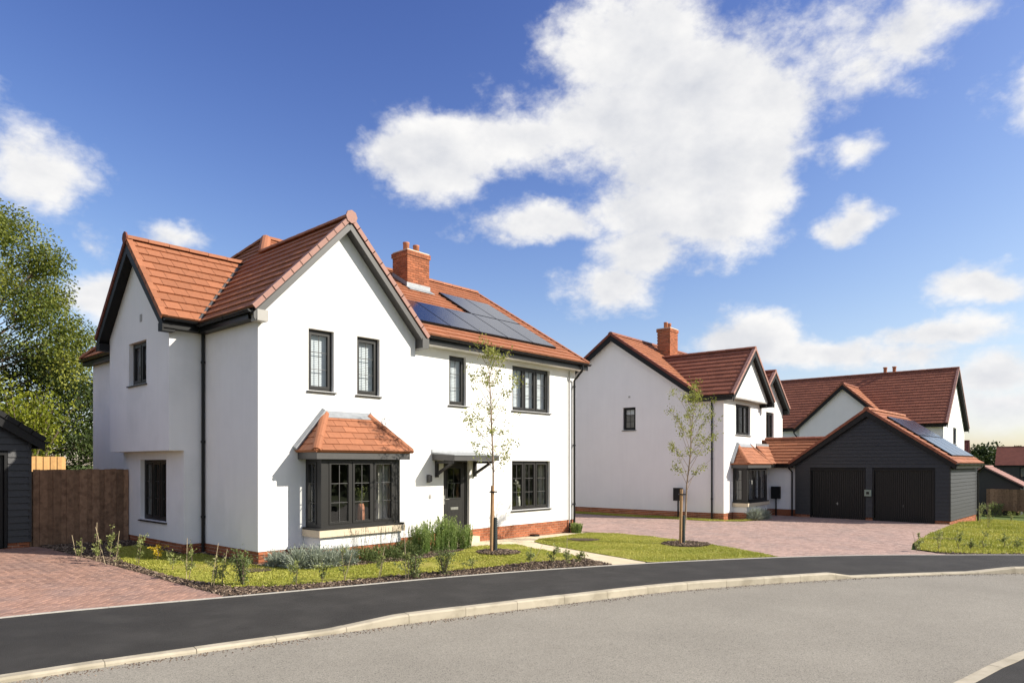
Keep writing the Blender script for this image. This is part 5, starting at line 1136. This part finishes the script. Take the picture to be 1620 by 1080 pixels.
# ================================================================== HOUSE 3 and the far houses
def simple_house(label,loc,rz,W,L,eave,ridge_z,roofm,wallm,ov=.3,openings=(),cross=None,pots=(),wallcol2=None,hip=False,vm=None):
    """ridge runs along local y from y=0 (gable facing -y) to y=L"""
    H=thing('house',label,'house',loc,rz); hw=W/2; tn=(ridge_z-eave)/(hw+ov); ze=eave; yv=-.25
    A=Slope((-hw-ov,0,ze),(0,1,0),(1,0,tn)); B=Slope((hw+ov,0,ze),(0,1,0),(-1,0,tn)); PA=[A.uv(-hw-ov,yv,ze),A.uv(-hw-ov,L,ze),A.uv(0,L,ridge_z),A.uv(0,yv,ridge_z)]; PB=[B.uv(hw+ov,yv,ze),B.uv(hw+ov,L,ze),B.uv(0,L,ridge_z),B.uv(0,yv,ridge_z)]
    mb=MB(); deck(mb,A,PA); deck(mb,B,PB); roof=mb.build('roof',M_BLKBOARD,H); tiles(roof,A,PA,roofm); tiles(roof,B,PB,roofm); ridge(roof,(0,yv-.02,ridge_z+.03),(0,L,ridge_z+.03),roofm,objs=False); Ls=(ridge_z-ze)/A.v.z
    verge_caps(roof,A,yv,0,Ls,-1,vm or roofm,False); verge_caps(roof,B,yv,0,Ls,-1,vm or roofm,False); frame_gable_y(H,0,hw+ov,tn,ze,yv,0,M_BLKBOARD)
    S=Face((0,0,0),(1,0,0),(0,-1,0)); g=[(-hw,-.6),(hw,-.6),(hw,eave+ov*tn-.12),(0,ridge_z-.14),(-hw,eave+ov*tn-.12)]
    wall('wall',H,S,g,[o[1:] for o in openings if o[0]=='S'],.3,wallm); Wf=Face((-hw,0,0),(0,1,0),(-1,0,0)); wall('wall',H,Wf,[(.3,-.6),(L,-.6),(L,eave),(.3,eave)],[o[1:] for o in openings if o[0]=='W'],.3,wallm); wall('wall',H,Face((hw,0,0),(0,1,0),(1,0,0)),[(.3,-.6),(L,-.6),(L,eave),(.3,eave)],[],.3,wallm); wall('wall',H,Face((0,L,0),(1,0,0),(0,1,0)),[(-hw+.3,-.6),(hw-.3,-.6),(hw-.3,eave),(0,ridge_z-.14),(-hw+.3,eave)],[],.3,wallm)
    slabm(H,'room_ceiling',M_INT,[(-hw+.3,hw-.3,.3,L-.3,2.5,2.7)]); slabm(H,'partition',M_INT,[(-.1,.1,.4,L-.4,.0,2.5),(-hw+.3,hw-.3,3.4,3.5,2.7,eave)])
    for o in openings: window(H,S if o[0]=='S' else Wf,*o[1:],max(1,round((o[2]-o[1])/.62)),m=M_BLKBOARD,blind=('curtain',.15))
    slabm(H,'fascia',M_BLACK,[(hw+ov-.035,hw+ov-.01,yv+.05,L,ze-.2,ze-.03)])
    for ya,yb in ([(yv+.05,L)] if not cross else [(yv+.05,cross[0]-cross[1]),(cross[0]+cross[1],L)]):
        slabm(H,'fascia',M_BLACK,[(-hw-ov+.01,-hw-ov+.035,ya,yb,ze-.2,ze-.03)]); gutter(H,(-hw-ov-.05,ya,ze-.04),(-hw-ov-.05,yb,ze-.04)); slabm(H,'eaves_soffit',M_BLKBOARD,[(-hw-ov+.036,-hw,ya,yb,ze-.2,ze-.185)])
    if cross:
        yc,h,zc,xw=cross; zr=zc; t2=(zr-ze+.05)/h; z2=ze-.05; xv=xw-.22
        C1=Slope((0,yc-h,z2),(1,0,0),(0,1,t2)); C2=Slope((0,yc+h,z2),(1,0,0),(0,-1,t2)); xe=-hw-ov+(z2-ze)/tn; xr=-hw-ov+(zr-ze)/tn
        Q1=[C1.uv(xv,yc-h,z2),C1.uv(xe,yc-h,z2),C1.uv(xr,yc,zr),C1.uv(xv,yc,zr)]; Q2=[C2.uv(xv,yc+h,z2),C2.uv(xe,yc+h,z2),C2.uv(xr,yc,zr),C2.uv(xv,yc,zr)]
        mb=MB(); deck(mb,C1,Q1); deck(mb,C2,Q2); cr=mb.build('cross_roof',M_BLKBOARD,H); tiles(cr,C1,Q1,M_TILE); tiles(cr,C2,Q2,roofm); ridge(cr,(xv-.02,yc,zr+.03),(xr,yc,zr+.03),roofm); l2=(zr-z2)/C1.v.z; verge_caps(cr,C1,xv,0,l2,-1,roofm,False); verge_caps(cr,C2,xv,0,l2,-1,roofm,False)
        dz=.07*math.hypot(1,t2); mb=MB(); prism_x(mb,[(yc-h,z2-dz),(yc,zr-dz),(yc,zr-dz-.24),(yc-h,z2-dz-.2)],xv,xv+.03); prism_x(mb,[(yc+.001,zr-dz),(yc+h,z2-dz),(yc+h,z2-dz-.2),(yc+.001,zr-dz-.24)],xv,xv+.03); mb.build('bargeboard',M_BLKBOARD,H)
        wall('wall',H,Face((xw,0,0),(0,1,0),(-1,0,0)),[(yc-h+.28,-.6),(yc+h-.28,-.6),(yc+h-.28,z2+.1),(yc,zr-.13),(yc-h+.28,z2+.1)],[],.25,M_RENDER2)
        for s_ in (-1,1): wall('wall',H,Face((0,yc+s_*(h-.28),0),(1,0,0),(0,s_,0)),[(xw+.25,-.6),(-hw,-.6),(-hw,z2+.05),(xw+.25,z2+.05)],[],.2,M_RENDER2)
        downpipe(H,[(xv+.1,yc+h+.05,z2-.1),(xv+.1,yc+h+.05,z2-.3),(-hw-.05,yc+h+.0,z2-.55),(-hw-.05,yc+h,0)],.04)
    for x,y in pots: mb=MB(); mb.lathe([(.13,.0),(.11,.2),(.11,.42),(.14,.44),(.14,.5),(.09,.5)],(x,y,ridge_z-.05),12); mb.build('chimney_pot',M_TERRA,roof,True)
    return H
simple_house('large white house with long dark red roof behind the double garage',(44.67,-4.7,-.55),R(1.5),8.0,17,5.05,8.72,M_TILE2,M_RENDER,openings=[('S',-.55,.75,3.9,4.95)],cross=(5.45,3.0,7.75,-4.43),pots=[(.1,3.45),(.1,4.0)],vm=M_VERGE)
def atd(px,d,z=None):
    p=CAM+(FW+RT*((px-CXP)/FPX))*d; return (p.x,p.y,G(p.x,p.y)-.06 if z is None else z)
simple_house('small distant white house with steep red gable in front of the wood',atd(1530,88),R(6),5.2,9,4.3,7.55,M_TILE3,M_RENDER,openings=[('S',-.5,.5,3.4,4.4)])
def far_dark():
    q=Vector(atd(1574,97)); r=R(4); X=Vector((math.cos(r),math.sin(r),0)); Y=Vector((-math.sin(r),math.cos(r),0)); o=q+X*4.2-Y*14
    simple_house('distant dark boarded house with big red roof at the right edge',(o.x,o.y,-2.5),r,8.4,14,4.4,7.0,M_TILE3,M_CLAD,openings=[('W',8.2,11.2,2.75,4.1)])
far_dark()
simple_house('distant low black outbuilding with pale red roof beside the brown fence',(*atd(1557,64)[:2],-2.45),R(-88),5.4,6.5,2.55,4.3,M_VERGE,M_CLAD,ov=.25)
fence('far brown board fence in front of the distant dark house',atd(1561,63)[:2],atd(1660,59)[:2],1.95,M_FENCE,bw=.3,posts=5,base=-2.1)
fence('short pale board fence beside the distant outbuilding',atd(1566,72)[:2],atd(1581,71)[:2],2.3,M_FENCE2,bw=.45,posts=2,base=-2.1)
# far path and verge beyond the garage lawn
draped('far_path',[atd(1490,37.5)[:2],atd(1545,36)[:2],atd(1700,31.5)[:2],atd(1700,34.5)[:2],atd(1545,40.5)[:2],atd(1490,42.5)[:2]],.006,M_PAVE2,step=2)
# ================================================================== VEGETATION
def rv(rnd,s=1.0): return Vector((rnd.gauss(0,s),rnd.gauss(0,s),rnd.gauss(0,s)))
def big_tree(name,label,loc,H,rad,trunk,seed,leafm,nleaf=26000,leaf=(.10,.20),zc=.58,group=None,cl=46,squash=1.0,low=.22,cr=(.18,.34)):
    rnd=random.Random(seed); t=thing(name,label,'tree',loc,0,group); w=MB(); lf=MB()
    top=Vector((rnd.uniform(-.4,.4),rnd.uniform(-.4,.4),H*.8)); tp=[Vector((0,0,-.2)),Vector((rnd.uniform(-.1,.1),rnd.uniform(-.1,.1),H*.22)),top*.55+rv(rnd,.15),top]
    w.tube(tp,[trunk,trunk*.8,trunk*.5,trunk*.12],9)
    cents=[]
    for k in range(cl):
        # clump centres through an uneven ellipsoid crown
        while True:
            q=Vector((rnd.uniform(-1,1),rnd.uniform(-1,1),rnd.uniform(-1,1)))
            if .25<q.length<1: break
        q=q.normalized()*(q.length**.55); c=Vector((q.x*rad*squash,q.y*rad*squash,H*zc+q.z*H*(1-zc)*.98)); 
        if c.z<H*low: c.z=H*low+rnd.random()*H*.1
        cents.append((c,rad*rnd.uniform(*cr)))
        f=clamp(c.z/H-.22,.12,.75); b=tp[1].lerp(tp[3],f); mid=b.lerp(c,.5)+Vector((0,0,-.06*rad))+rv(rnd,.1); r=trunk*.28*(1.1-f)
        w.tube([b,mid,c],[r,r*.6,.012],6)
        for _ in range(3): e=c+rv(rnd,.5)*rad*.12; w.tube([mid.lerp(c,.6),e],[r*.35,.006],4)
    w.build('trunk',M_BARK,t)
    per=nleaf//cl
    for c,r in cents:
        tone=rnd.gauss(.45,.24)
        for _ in range(per):
            d=rv(rnd).normalized(); p=c+Vector((d.x,d.y,d.z*.7))*r*(rnd.random()**.42)*1.12
            lf.ct=clamp(tone+rnd.gauss(0,.2),.01,1); l=rnd.uniform(*leaf); lf.leaf(p,Vector((d.x,d.y,d.z-.5))+rv(rnd,.6),Vector((rnd.gauss(0,.6),rnd.gauss(0,.6),1)),l,l*.72)
    lf.build('crown',leafm,t); return t
big_tree('broadleaf_tree','tall leafy green tree above the left garage',(-1.9,22.0,.3),12.6,5.2,.30,21,M_LEAF_OAK,110000,(.075,.14),.55,cl=120,cr=(.13,.23))
big_tree('broadleaf_tree','dark leafy tree behind the left garage at picture edge',(-6.0,19.5,.3),10.0,4.8,.26,22,M_LEAF_WOOD,42000,(.08,.15),.52,cl=80)
big_tree('broadleaf_tree','shorter dark tree filling the gap behind the pine fence',(.9,21.5,.3),6.6,3.6,.18,24,M_LEAF_WOOD,46000,(.08,.15),.5,cl=90,low=.06)
def shrub(name,label,loc,h,rad,seed,leafm,n=900,leaf=(.04,.08),stems=7,group=None,cat='shrub',up=.5):
    rnd=random.Random(seed); t=thing(name,label,cat,loc,0,group); w=MB(); lf=MB()
    for k in range(stems):
        a=rnd.uniform(0,6.28); e=Vector((math.cos(a)*rad*rnd.uniform(.2,.8),math.sin(a)*rad*rnd.uniform(.2,.8),h*rnd.uniform(.7,1.0))); m=e*.5+Vector((0,0,h*.1)); w.tube([Vector((0,0,-.05)),m,e],[.012*h+.004,.008*h+.002,.002],5)
        for _ in range(n//stems):
            s=rnd.random()**.7; p=(m*2*s*.9 if s<.5 else m.lerp(e,(s-.5)*2))+rv(rnd,.13*rad+.012); p.z=max(.01,p.z); lf.ct=clamp(rnd.gauss(.45,.25),.01,1); l=rnd.uniform(*leaf); lf.leaf(p,rv(rnd,.7)+Vector((0,0,up)),rv(rnd)+Vector((0,0,.6)),l,l*.5)
    w.build('stems',M_BARK,t); lf.build('foliage',leafm,t); return t
shrub('lime_shrub','bright yellow green shrub behind the sunlit pine fence',(-.2,17.0,.3),4.6,2.1,31,M_LEAF_LIME,5200,(.09,.17),16)
shrub('dark_shrub','dense dark shrub low behind the middle of the pine fence',(-1.9,17.6,.3),4.4,2.2,33,M_LEAF_WOOD,6500,(.08,.15),18)
shrub('dark_shrub','dense dark shrub low behind the left garage roof',(-5.2,17.2,.3),4.2,2.2,34,M_LEAF_WOOD,5500,(.08,.15),16)
shrub('lime_shrub','small green sapling shrub behind the left end of the pine fence',(-3.2,16.6,.3),3.3,1.2,32,M_LEAF_HEDGE,2400,(.08,.14),10)
# far wood on the right: trees one can tell apart
for k,(px,d,h,r) in enumerate([(1552,118,7.0,4.6),(1572,122,8.0,4.8),(1590,128,7.2,4.6),(1538,132,7.2,4.6),(1612,150,7.5,5.0)]):
    big_tree('wood_tree',['rounded dark tree right of the distant white gable','tallest dark tree of the far wood on the right','dark tree touching the roof of the distant dark house','dark tree mostly behind the distant white gable','farthest dark tree above the distant dark house roof'][k],atd(px,d),h,r,.3,40+k,M_LEAF_WOOD,7000,(.35,.6),.55,'trees of the far wood',26,low=.08)
# --- young birches with stake, tie and guard
def birch(label,p,H,seed,spread,lean,nleaf,group='young birches on the lawns',z0=.3,stk=(-.09,-.02)):
    p=Vector((*p,0)); rnd=random.Random(seed); t=thing('birch_tree',label,'tree',(p.x,p.y,G(p.x,p.y)+.02),0,group); w=MB(); lf=MB()
    rt=RT; tip=rt*lean+Vector((0,0,H)); pts=[Vector((0,0,-.05))]+[tip*s+rv(rnd,.018)*(1 if 0<s<1 else 0) for s in (.2,.4,.6,.8,.92,1)]; w.tube(pts,[.032,.027,.022,.017,.011,.007,.003],8)
    def at(s): 
        i=clamp(int(s*5),0,4); return pts[i+1].lerp(pts[i+2],clamp(s*5-i,0,1)) if s>0 else pts[1]
    def clump(c,n,r):
        tone=rnd.gauss(.5,.15)
        for _ in range(n): lf.ct=clamp(tone+rnd.gauss(0,.22),.01,1); l=rnd.uniform(.035,.06); lf.leaf(c+rv(rnd,r),rv(rnd,.6)+Vector((0,0,-.6)),rv(rnd)+Vector((0,0,.4)),l,l*.75)
    nb=26
    for k in range(nb):
        s=z0+(1-z0)*(k+.5)/nb; b=tip*s; a=k*2.4+rnd.uniform(-.5,.5); reach=spread*(1.15-abs(s-.55)*1.25)*rnd.uniform(.5,1.15); rise=reach*rnd.uniform(.7,1.7)
        e=b+Vector((math.cos(a)*reach,math.sin(a)*reach,rise)); m=b.lerp(e,.5)+Vector((0,0,.06)); w.tube([b,m,e],[.008,.005,.002],5)
        for q in range(4):
            c=m.lerp(e,q/3)+rv(rnd,.05)
            if rnd.random()<.85: clump(c,int(nleaf/nb/4*rnd.uniform(.4,1.7)),.06)
        if rnd.random()<.5: e2=m+rv(rnd,.16); w.tube([m,e2],[.004,.0015],4); clump(e2,int(nleaf/nb/3),.05)
    clump(tip,int(nleaf*.05),.07); w.build('trunk',M_BIRCH,t); lf.build('crown',M_LEAF_BIRCH,t)
    s=Vector((rt.x*stk[0]-FW.x*.03,rt.y*stk[0]-FW.y*.03,0)); mb=MB(); mb.tube([s+Vector((0,0,-.2)),s+rt*.03+Vector((0,0,1.5))],[.04,.04],10); mb.build('stake',M_STAKE,t)
    mb=MB(); c=Vector((0,0,1.36)); mb.tube([s+c+FW*-.05+rt*-.03,c+FW*-.05+rt*.04,c+FW*.05+rt*.04,s+c+FW*.06+rt*-.03,s+c+FW*-.05+rt*-.03],.016,6); mb.build('tree_tie',M_BLACK,t)
    mb=MB(); mb.tube([Vector((.0,0,0)),Vector((0,0,.78))],[.05,.046],10); 
    for k in range(16): mb.tube([Vector((0,0,.03+k*.047)),Vector((0,0,.05+k*.047))],[.055,.055],8)
    mb.build('trunk_guard',M_GUARD,t)
birch('tall sparse young birch with wooden stake outside the front door',(4.38,-2.52),4.5,51,.62,-.15,1900,z0=.38)
birch('bushier young birch with wooden stake on the far lawn',(10.3,-4.05),4.0,52,.72,.30,2600,z0=.36)
# --- shrubs of the front bed
def plant(name,label,px,py,h,rad,seed,kind,group=None,off=0.0,p=None):
    if p is None: p=ong(px,py)
    loc=(p.x,p.y,G(p.x,p.y)); rnd=random.Random(seed)
    if kind=='mound':     # silver lavender-like mound
        t=thing(name,label,'shrub',loc,0,group); lf=MB(); w=MB()
        for _ in range(420):
            a=rnd.uniform(0,6.28); e=rnd.uniform(.15,1.45); d=Vector((math.cos(a)*math.cos(e),math.sin(a)*math.cos(e),math.sin(e))); L=(h if e>.6 else rad)*rnd.uniform(.6,1.1); q=d*L*.35; lf.ct=clamp(rnd.gauss(.5,.25),.01,1)
            lf.leaf(q,d+rv(rnd,.12),rv(rnd),L*.65,.02)
            for k in range(3): s=rnd.uniform(.5,1); lf.ct=clamp(rnd.gauss(.5,.25),.01,1); lf.leaf(d*L*s,d+rv(rnd,.5),rv(rnd),.055,.014)
        w.tube([Vector((0,0,-.05)),Vector((0,0,h*.3))],[.02,.01],5); w.build('stems',M_BARK,t); lf.build('foliage',M_LEAF_LAV,t)
    elif kind=='tuft':    # tall upright green stems
        t=thing(name,label,'shrub',loc,0,group); lf=MB(); w=MB()
        for _ in range(110):
            a=rnd.uniform(0,6.28); r=rad*math.sqrt(rnd.random()); b=Vector((math.cos(a)*r*.75,math.sin(a)*r*.75,0)); e=b*1.25+Vector((rnd.gauss(0,.03),rnd.gauss(0,.03),h*rnd.uniform(.6,1.08))); w.tube([b-Z*.03,e],[.005,.002],4)
            for k in range(30): s=rnd.uniform(.08,1); lf.ct=clamp(rnd.gauss(.25+.4*s,.2),.01,1); lf.leaf(b.lerp(e,s),Vector((rnd.gauss(0,.5),rnd.gauss(0,.5),1)),rv(rnd),.055,.015)
        w.build('stems',M_LEAF_ROSE,t); lf.build('foliage',M_LEAF_ROSE,t)
    elif kind=='low':     # low dark mound with thin seed stalks
        t=thing(name,label,'shrub',loc,0,group); lf=MB(); w=MB(); sd_=MB()
        for _ in range(1500):
            d=rv(rnd).normalized(); d.z=abs(d.z); q=Vector((d.x*rad,d.y*rad,d.z*h*.55))*rnd.uniform(.55,1.05); lf.ct=clamp(rnd.gauss(.35,.22),.01,1); lf.leaf(q,d+rv(rnd,.4)+Z*.3,rv(rnd),.06,.016)
        for _ in range(26):
            a=rnd.uniform(0,6.28); e=Vector((math.cos(a)*rad*1.05*rnd.random(),math.sin(a)*rad*rnd.random(),h*rnd.uniform(.85,1.4))); w.tube([Vector((e.x*.5,e.y*.5,.05)),e],[.003,.002],3)
            for k in range(9): sd_.ct=rnd.random(); sd_.leaf(e-Z*k*.012,rv(rnd,.7)+Z*.8,rv(rnd),.022,.012)
        w.build('stems',M_LEAF_DARK,t); lf.build('foliage',M_LEAF_DARK,t); sd_.build('seed_spray',M_SEED,t)['kind']='stuff'
    return t
sil='silver mounds under the bay window'
for k,(px,py,h,r,lb) in enumerate([(437,897,.36,.26,'smallest silver leaved mound, nearest the brick corner'),(472,899,.46,.36,'second silver leaved mound from the brick corner'),(500,898,.46,.36,'third silver leaved mound from the brick corner'),(522,896,.40,.33,'fourth silver leaved mound below the bay corner'),(545,893,.42,.34,'rightmost silver leaved mound under the bay window')]):
    plant('lavender',lb,px,py,h,r,60+k,'mound',sil)
for k,(px,py,h,r,lb) in enumerate([(572,889,.55,.42,'low dark green shrub with seed stalks left below the bay'),(606,885,.55,.45,'low dark green shrub with seed stalks middle below the bay'),(640,880,.6,.42,'low dark green shrub with seed stalks right below the bay')]): plant('salvia',lb,px,py,h,r,70+k,'low','low shrubs with seed stalks')
for k,(px,py,h,r,lb) in enumerate([(663,876,.66,.32,'leftmost tall feathery green clump beside the bay window'),(684,872,.74,.34,'second tall feathery green clump left of the front door'),(706,870,.8,.32,'tallest feathery green clump in front of the door'),(730,868,.58,.34,'rightmost feathery green clump by the garden path')]): plant('rosemary',lb,px,py,h,r,80+k,'tuft','feathery clumps by the front door')
plant('rosemary','small green tuft at the right corner of the near house',912,843,.3,.2,90,'tuft')
plant('lavender','dark silver shrub at the foot of the second house bay',0,0,.6,.5,91,'mound',p=Vector(f2(.95,-1.0))); plant('lavender','smaller silver shrub beside the second house bay plinth',0,0,.5,.4,92,'mound',p=Vector(f2(1.75,-1.05)))
# --- hedge whips with canes along the pavement
def whip(label,px,py,h,seed,cane=None,leafm=None,n=110,bushy=.07,yellow=False,group='young hedge plants along the pavement'):
    p=ong(px,py); rnd=random.Random(seed); t=thing('hedge_plant',label,'hedge plant',(p.x,p.y,G(p.x,p.y)),0,group); w=MB(); lf=MB(); tip=RT*rnd.gauss(0,.08)*h+FW*rnd.gauss(0,.05)+Z*h
    mid=tip*.5+rv(rnd,.03); w.tube([Vector((0,0,-.05)),mid,tip],[.008,.006,.002],5)
    brs=[(tip*.0,tip)]
    for k in range(6): s=rnd.uniform(.15,.8); b=tip*s; e=b+Vector((rnd.gauss(0,bushy*1.3),rnd.gauss(0,bushy*1.3),rnd.uniform(.06,.28)*h)); w.tube([b,e],[.004,.0015],4); brs.append((b,e))
    for _ in range(n):
        b,e=rnd.choice(brs); s=rnd.uniform(.2,1); lf.ct=clamp(rnd.gauss(.55,.25),.01,1); l=rnd.uniform(.03,.055); lf.leaf(b.lerp(e,s)+rv(rnd,bushy*.22),rv(rnd,.7)+Z*.3,rv(rnd)+Z*.3,l,l*.6)
    w.build('stem',M_BARK,t); lf.build('leaves',M_FLOWER if yellow else (leafm or M_LEAF_HEDGE),t)
    if cane:
        ln,hh=cane; mb=MB(); mb.tube([Vector((0,0,-.1))+RT*-.04,RT*(ln-.04)+Z*hh],[.0055,.0045],5); mb.build('cane',M_CANE,t)
    return t
W=[(126,884,.42,(-.12,.5),'leaning cane whip nearest the left fence'),(155,888,.55,(.02,.8),'hedge plant with upright cane in front of the fence'),(172,893,.80,(-.22,.75),'leafiest hedge plant with crossed canes before the fence'),(184,896,.5,(.1,.7),'hedge plant just right of the crossed canes'),
 (218,893,.62,(.08,.62),'hedge plant at the lawn corner below the downstairs window'),(247,886,.32,None,'yellow leaved small plant on the shaded lawn edge'),(272,902,.4,None,'sparse hedge plant before the brick plinth shadow'),(298,917,.72,(.02,.74),'upright caned hedge plant before the downpipe'),(336,927,.55,(.14,.72),'hedge plant with cane leaning right in the mulch'),(352,924,.5,(.12,.6),'second leaning cane plant beside the round bush'),
 (467,927,.42,None,'thin hedge plant below the brick corner'),(508,923,.42,None,'short hedge plant on the mulch below the silver mounds'),(546,919,.62,(.16,.5),'leafy hedge plant with two stems below the bay'),(600,917,.62,(.14,.6),'pale leafy hedge plant below the middle of the bay'),(646,917,.52,(-.03,.98),'hedge plant beside the tallest upright cane'),(747,902,.22,None,'tiny yellow green plant on the mulch before the birch'),
 (838,897,.42,(.30,.46),'hedge plant with steeply leaning cane right of the birch'),(877,891,.42,None,'dark twiggy hedge plant near the garden path'),(899,895,.34,(.02,.62),'hedge plant with thin upright cane near the path end'),(918,889,.22,None,'smallest plant at the end of the mulch by the path'),
 (1454,872,.48,(-.12,.5),'first hedge plant at the corner of the garage lawn'),(1486,869,.5,(.14,.5),'hedge plant leaning right on the garage lawn'),(1519,869,.5,None,'third hedge plant on the garage lawn'),(1536,870,.3,None,'short hedge plant on the garage lawn'),(1557,869,.5,None,'yellowish hedge plant right of the short one'),(1587,869,.42,None,'dark hedge plant near the right picture edge'),(1610,869,.36,None,'last hedge plant at the right picture edge'),
 (1550,829,.8,(.03,.85),'tall caned plant just right of the garage corner'),(1564,836,.9,(.02,.95),'tall plant right of the garage downpipe'),(1601,826,.5,None,'hedge plant on the far side of the garage lawn')]
for k,(px,py,h,cn,lb) in enumerate(W): whip(lb,px,py,h,100+k,cn,n=120 if k%3==0 else 210,yellow=(k==5))
shrub('evergreen_shrub','round dark green bush at the pavement edge left of the corner',tuple(ong(383,926)),.62,.28,131,M_LEAF_DARK,900,(.03,.055),10); shrub('evergreen_shrub','dark spreading bush in the mulch below the bay right end',tuple(ong(656,914)),.42,.3,132,M_LEAF_DARK,700,(.03,.05),9); shrub('evergreen_shrub','dark fan shaped bush in the mulch left of the birch',tuple(ong(703,908)),.48,.32,133,M_LEAF_DARK,800,(.03,.05),11)
for k,px in enumerate((1553,1566,1574,1582,1596,1604,1612,1621)): 
    p=atd(px,61+k*.2); shrub('hedge_bush',['pale bush nearest the garage pipe in the far hedge','tallest pale bush in the far hedge row','third pale bush in the far hedge row','fourth bush in the far hedge before the brown fence','fifth bush in the far hedge before the brown fence','sixth bush in the far hedge before the brown fence','seventh bush in the far hedge before the brown fence','last bush in the far hedge at the right edge'][k],p,1.2 if k<4 else .95,.55 if k<4 else .3,140+k,M_LEAF_HEDGE,260,(.09,.16),7,'bushes of the far hedge')
# manhole-like dark turf scars on the lawns
for k,(px,py,w_,d_) in enumerate([(923,854,.5,.22),(1492,853,.6,.2),(402,903,.35,.16)]):
    p=ong(px,py); pts=[(p.x+RT.x*w_*math.cos(a*.7)+FW.x*d_*1.8*math.sin(a*.7),p.y+RT.y*w_*math.cos(a*.7)+FW.y*d_*1.8*math.sin(a*.7)) for a in range(9)]
    draped('bare_patch',pts,.030,M_SOIL,step=.5)
# trees across the road behind the camera, seen only as dark reflections in the windows
def far_side_wood():
    rnd=random.Random(77); mb=MB()
    for k in range(26):
        t=k/25; c=Vector((-6+75*t,-62+34*t*t,G(-6+75*t,-62+34*t*t))); r=rnd.uniform(3,4.6); h=rnd.uniform(7,10)
        mb.tube([c-Z*.2,c+Z*h*.6],[.3,.1],6)
        for _ in range(520):
            d=rv(rnd).normalized(); mb.ct=clamp(rnd.gauss(.4,.25),.01,1); l=rnd.uniform(.5,.95); mb.leaf(c+Vector((d.x*r,d.y*r,h*.5+d.z*h*.5)),rv(rnd),rv(rnd)+Z*.4,l,l*.8)
    tag(mb.build('far_side_wood',M_LEAF_WOOD),'dark row of trees across the road, mirrored in the windows','wood',kind='stuff')
far_side_wood()
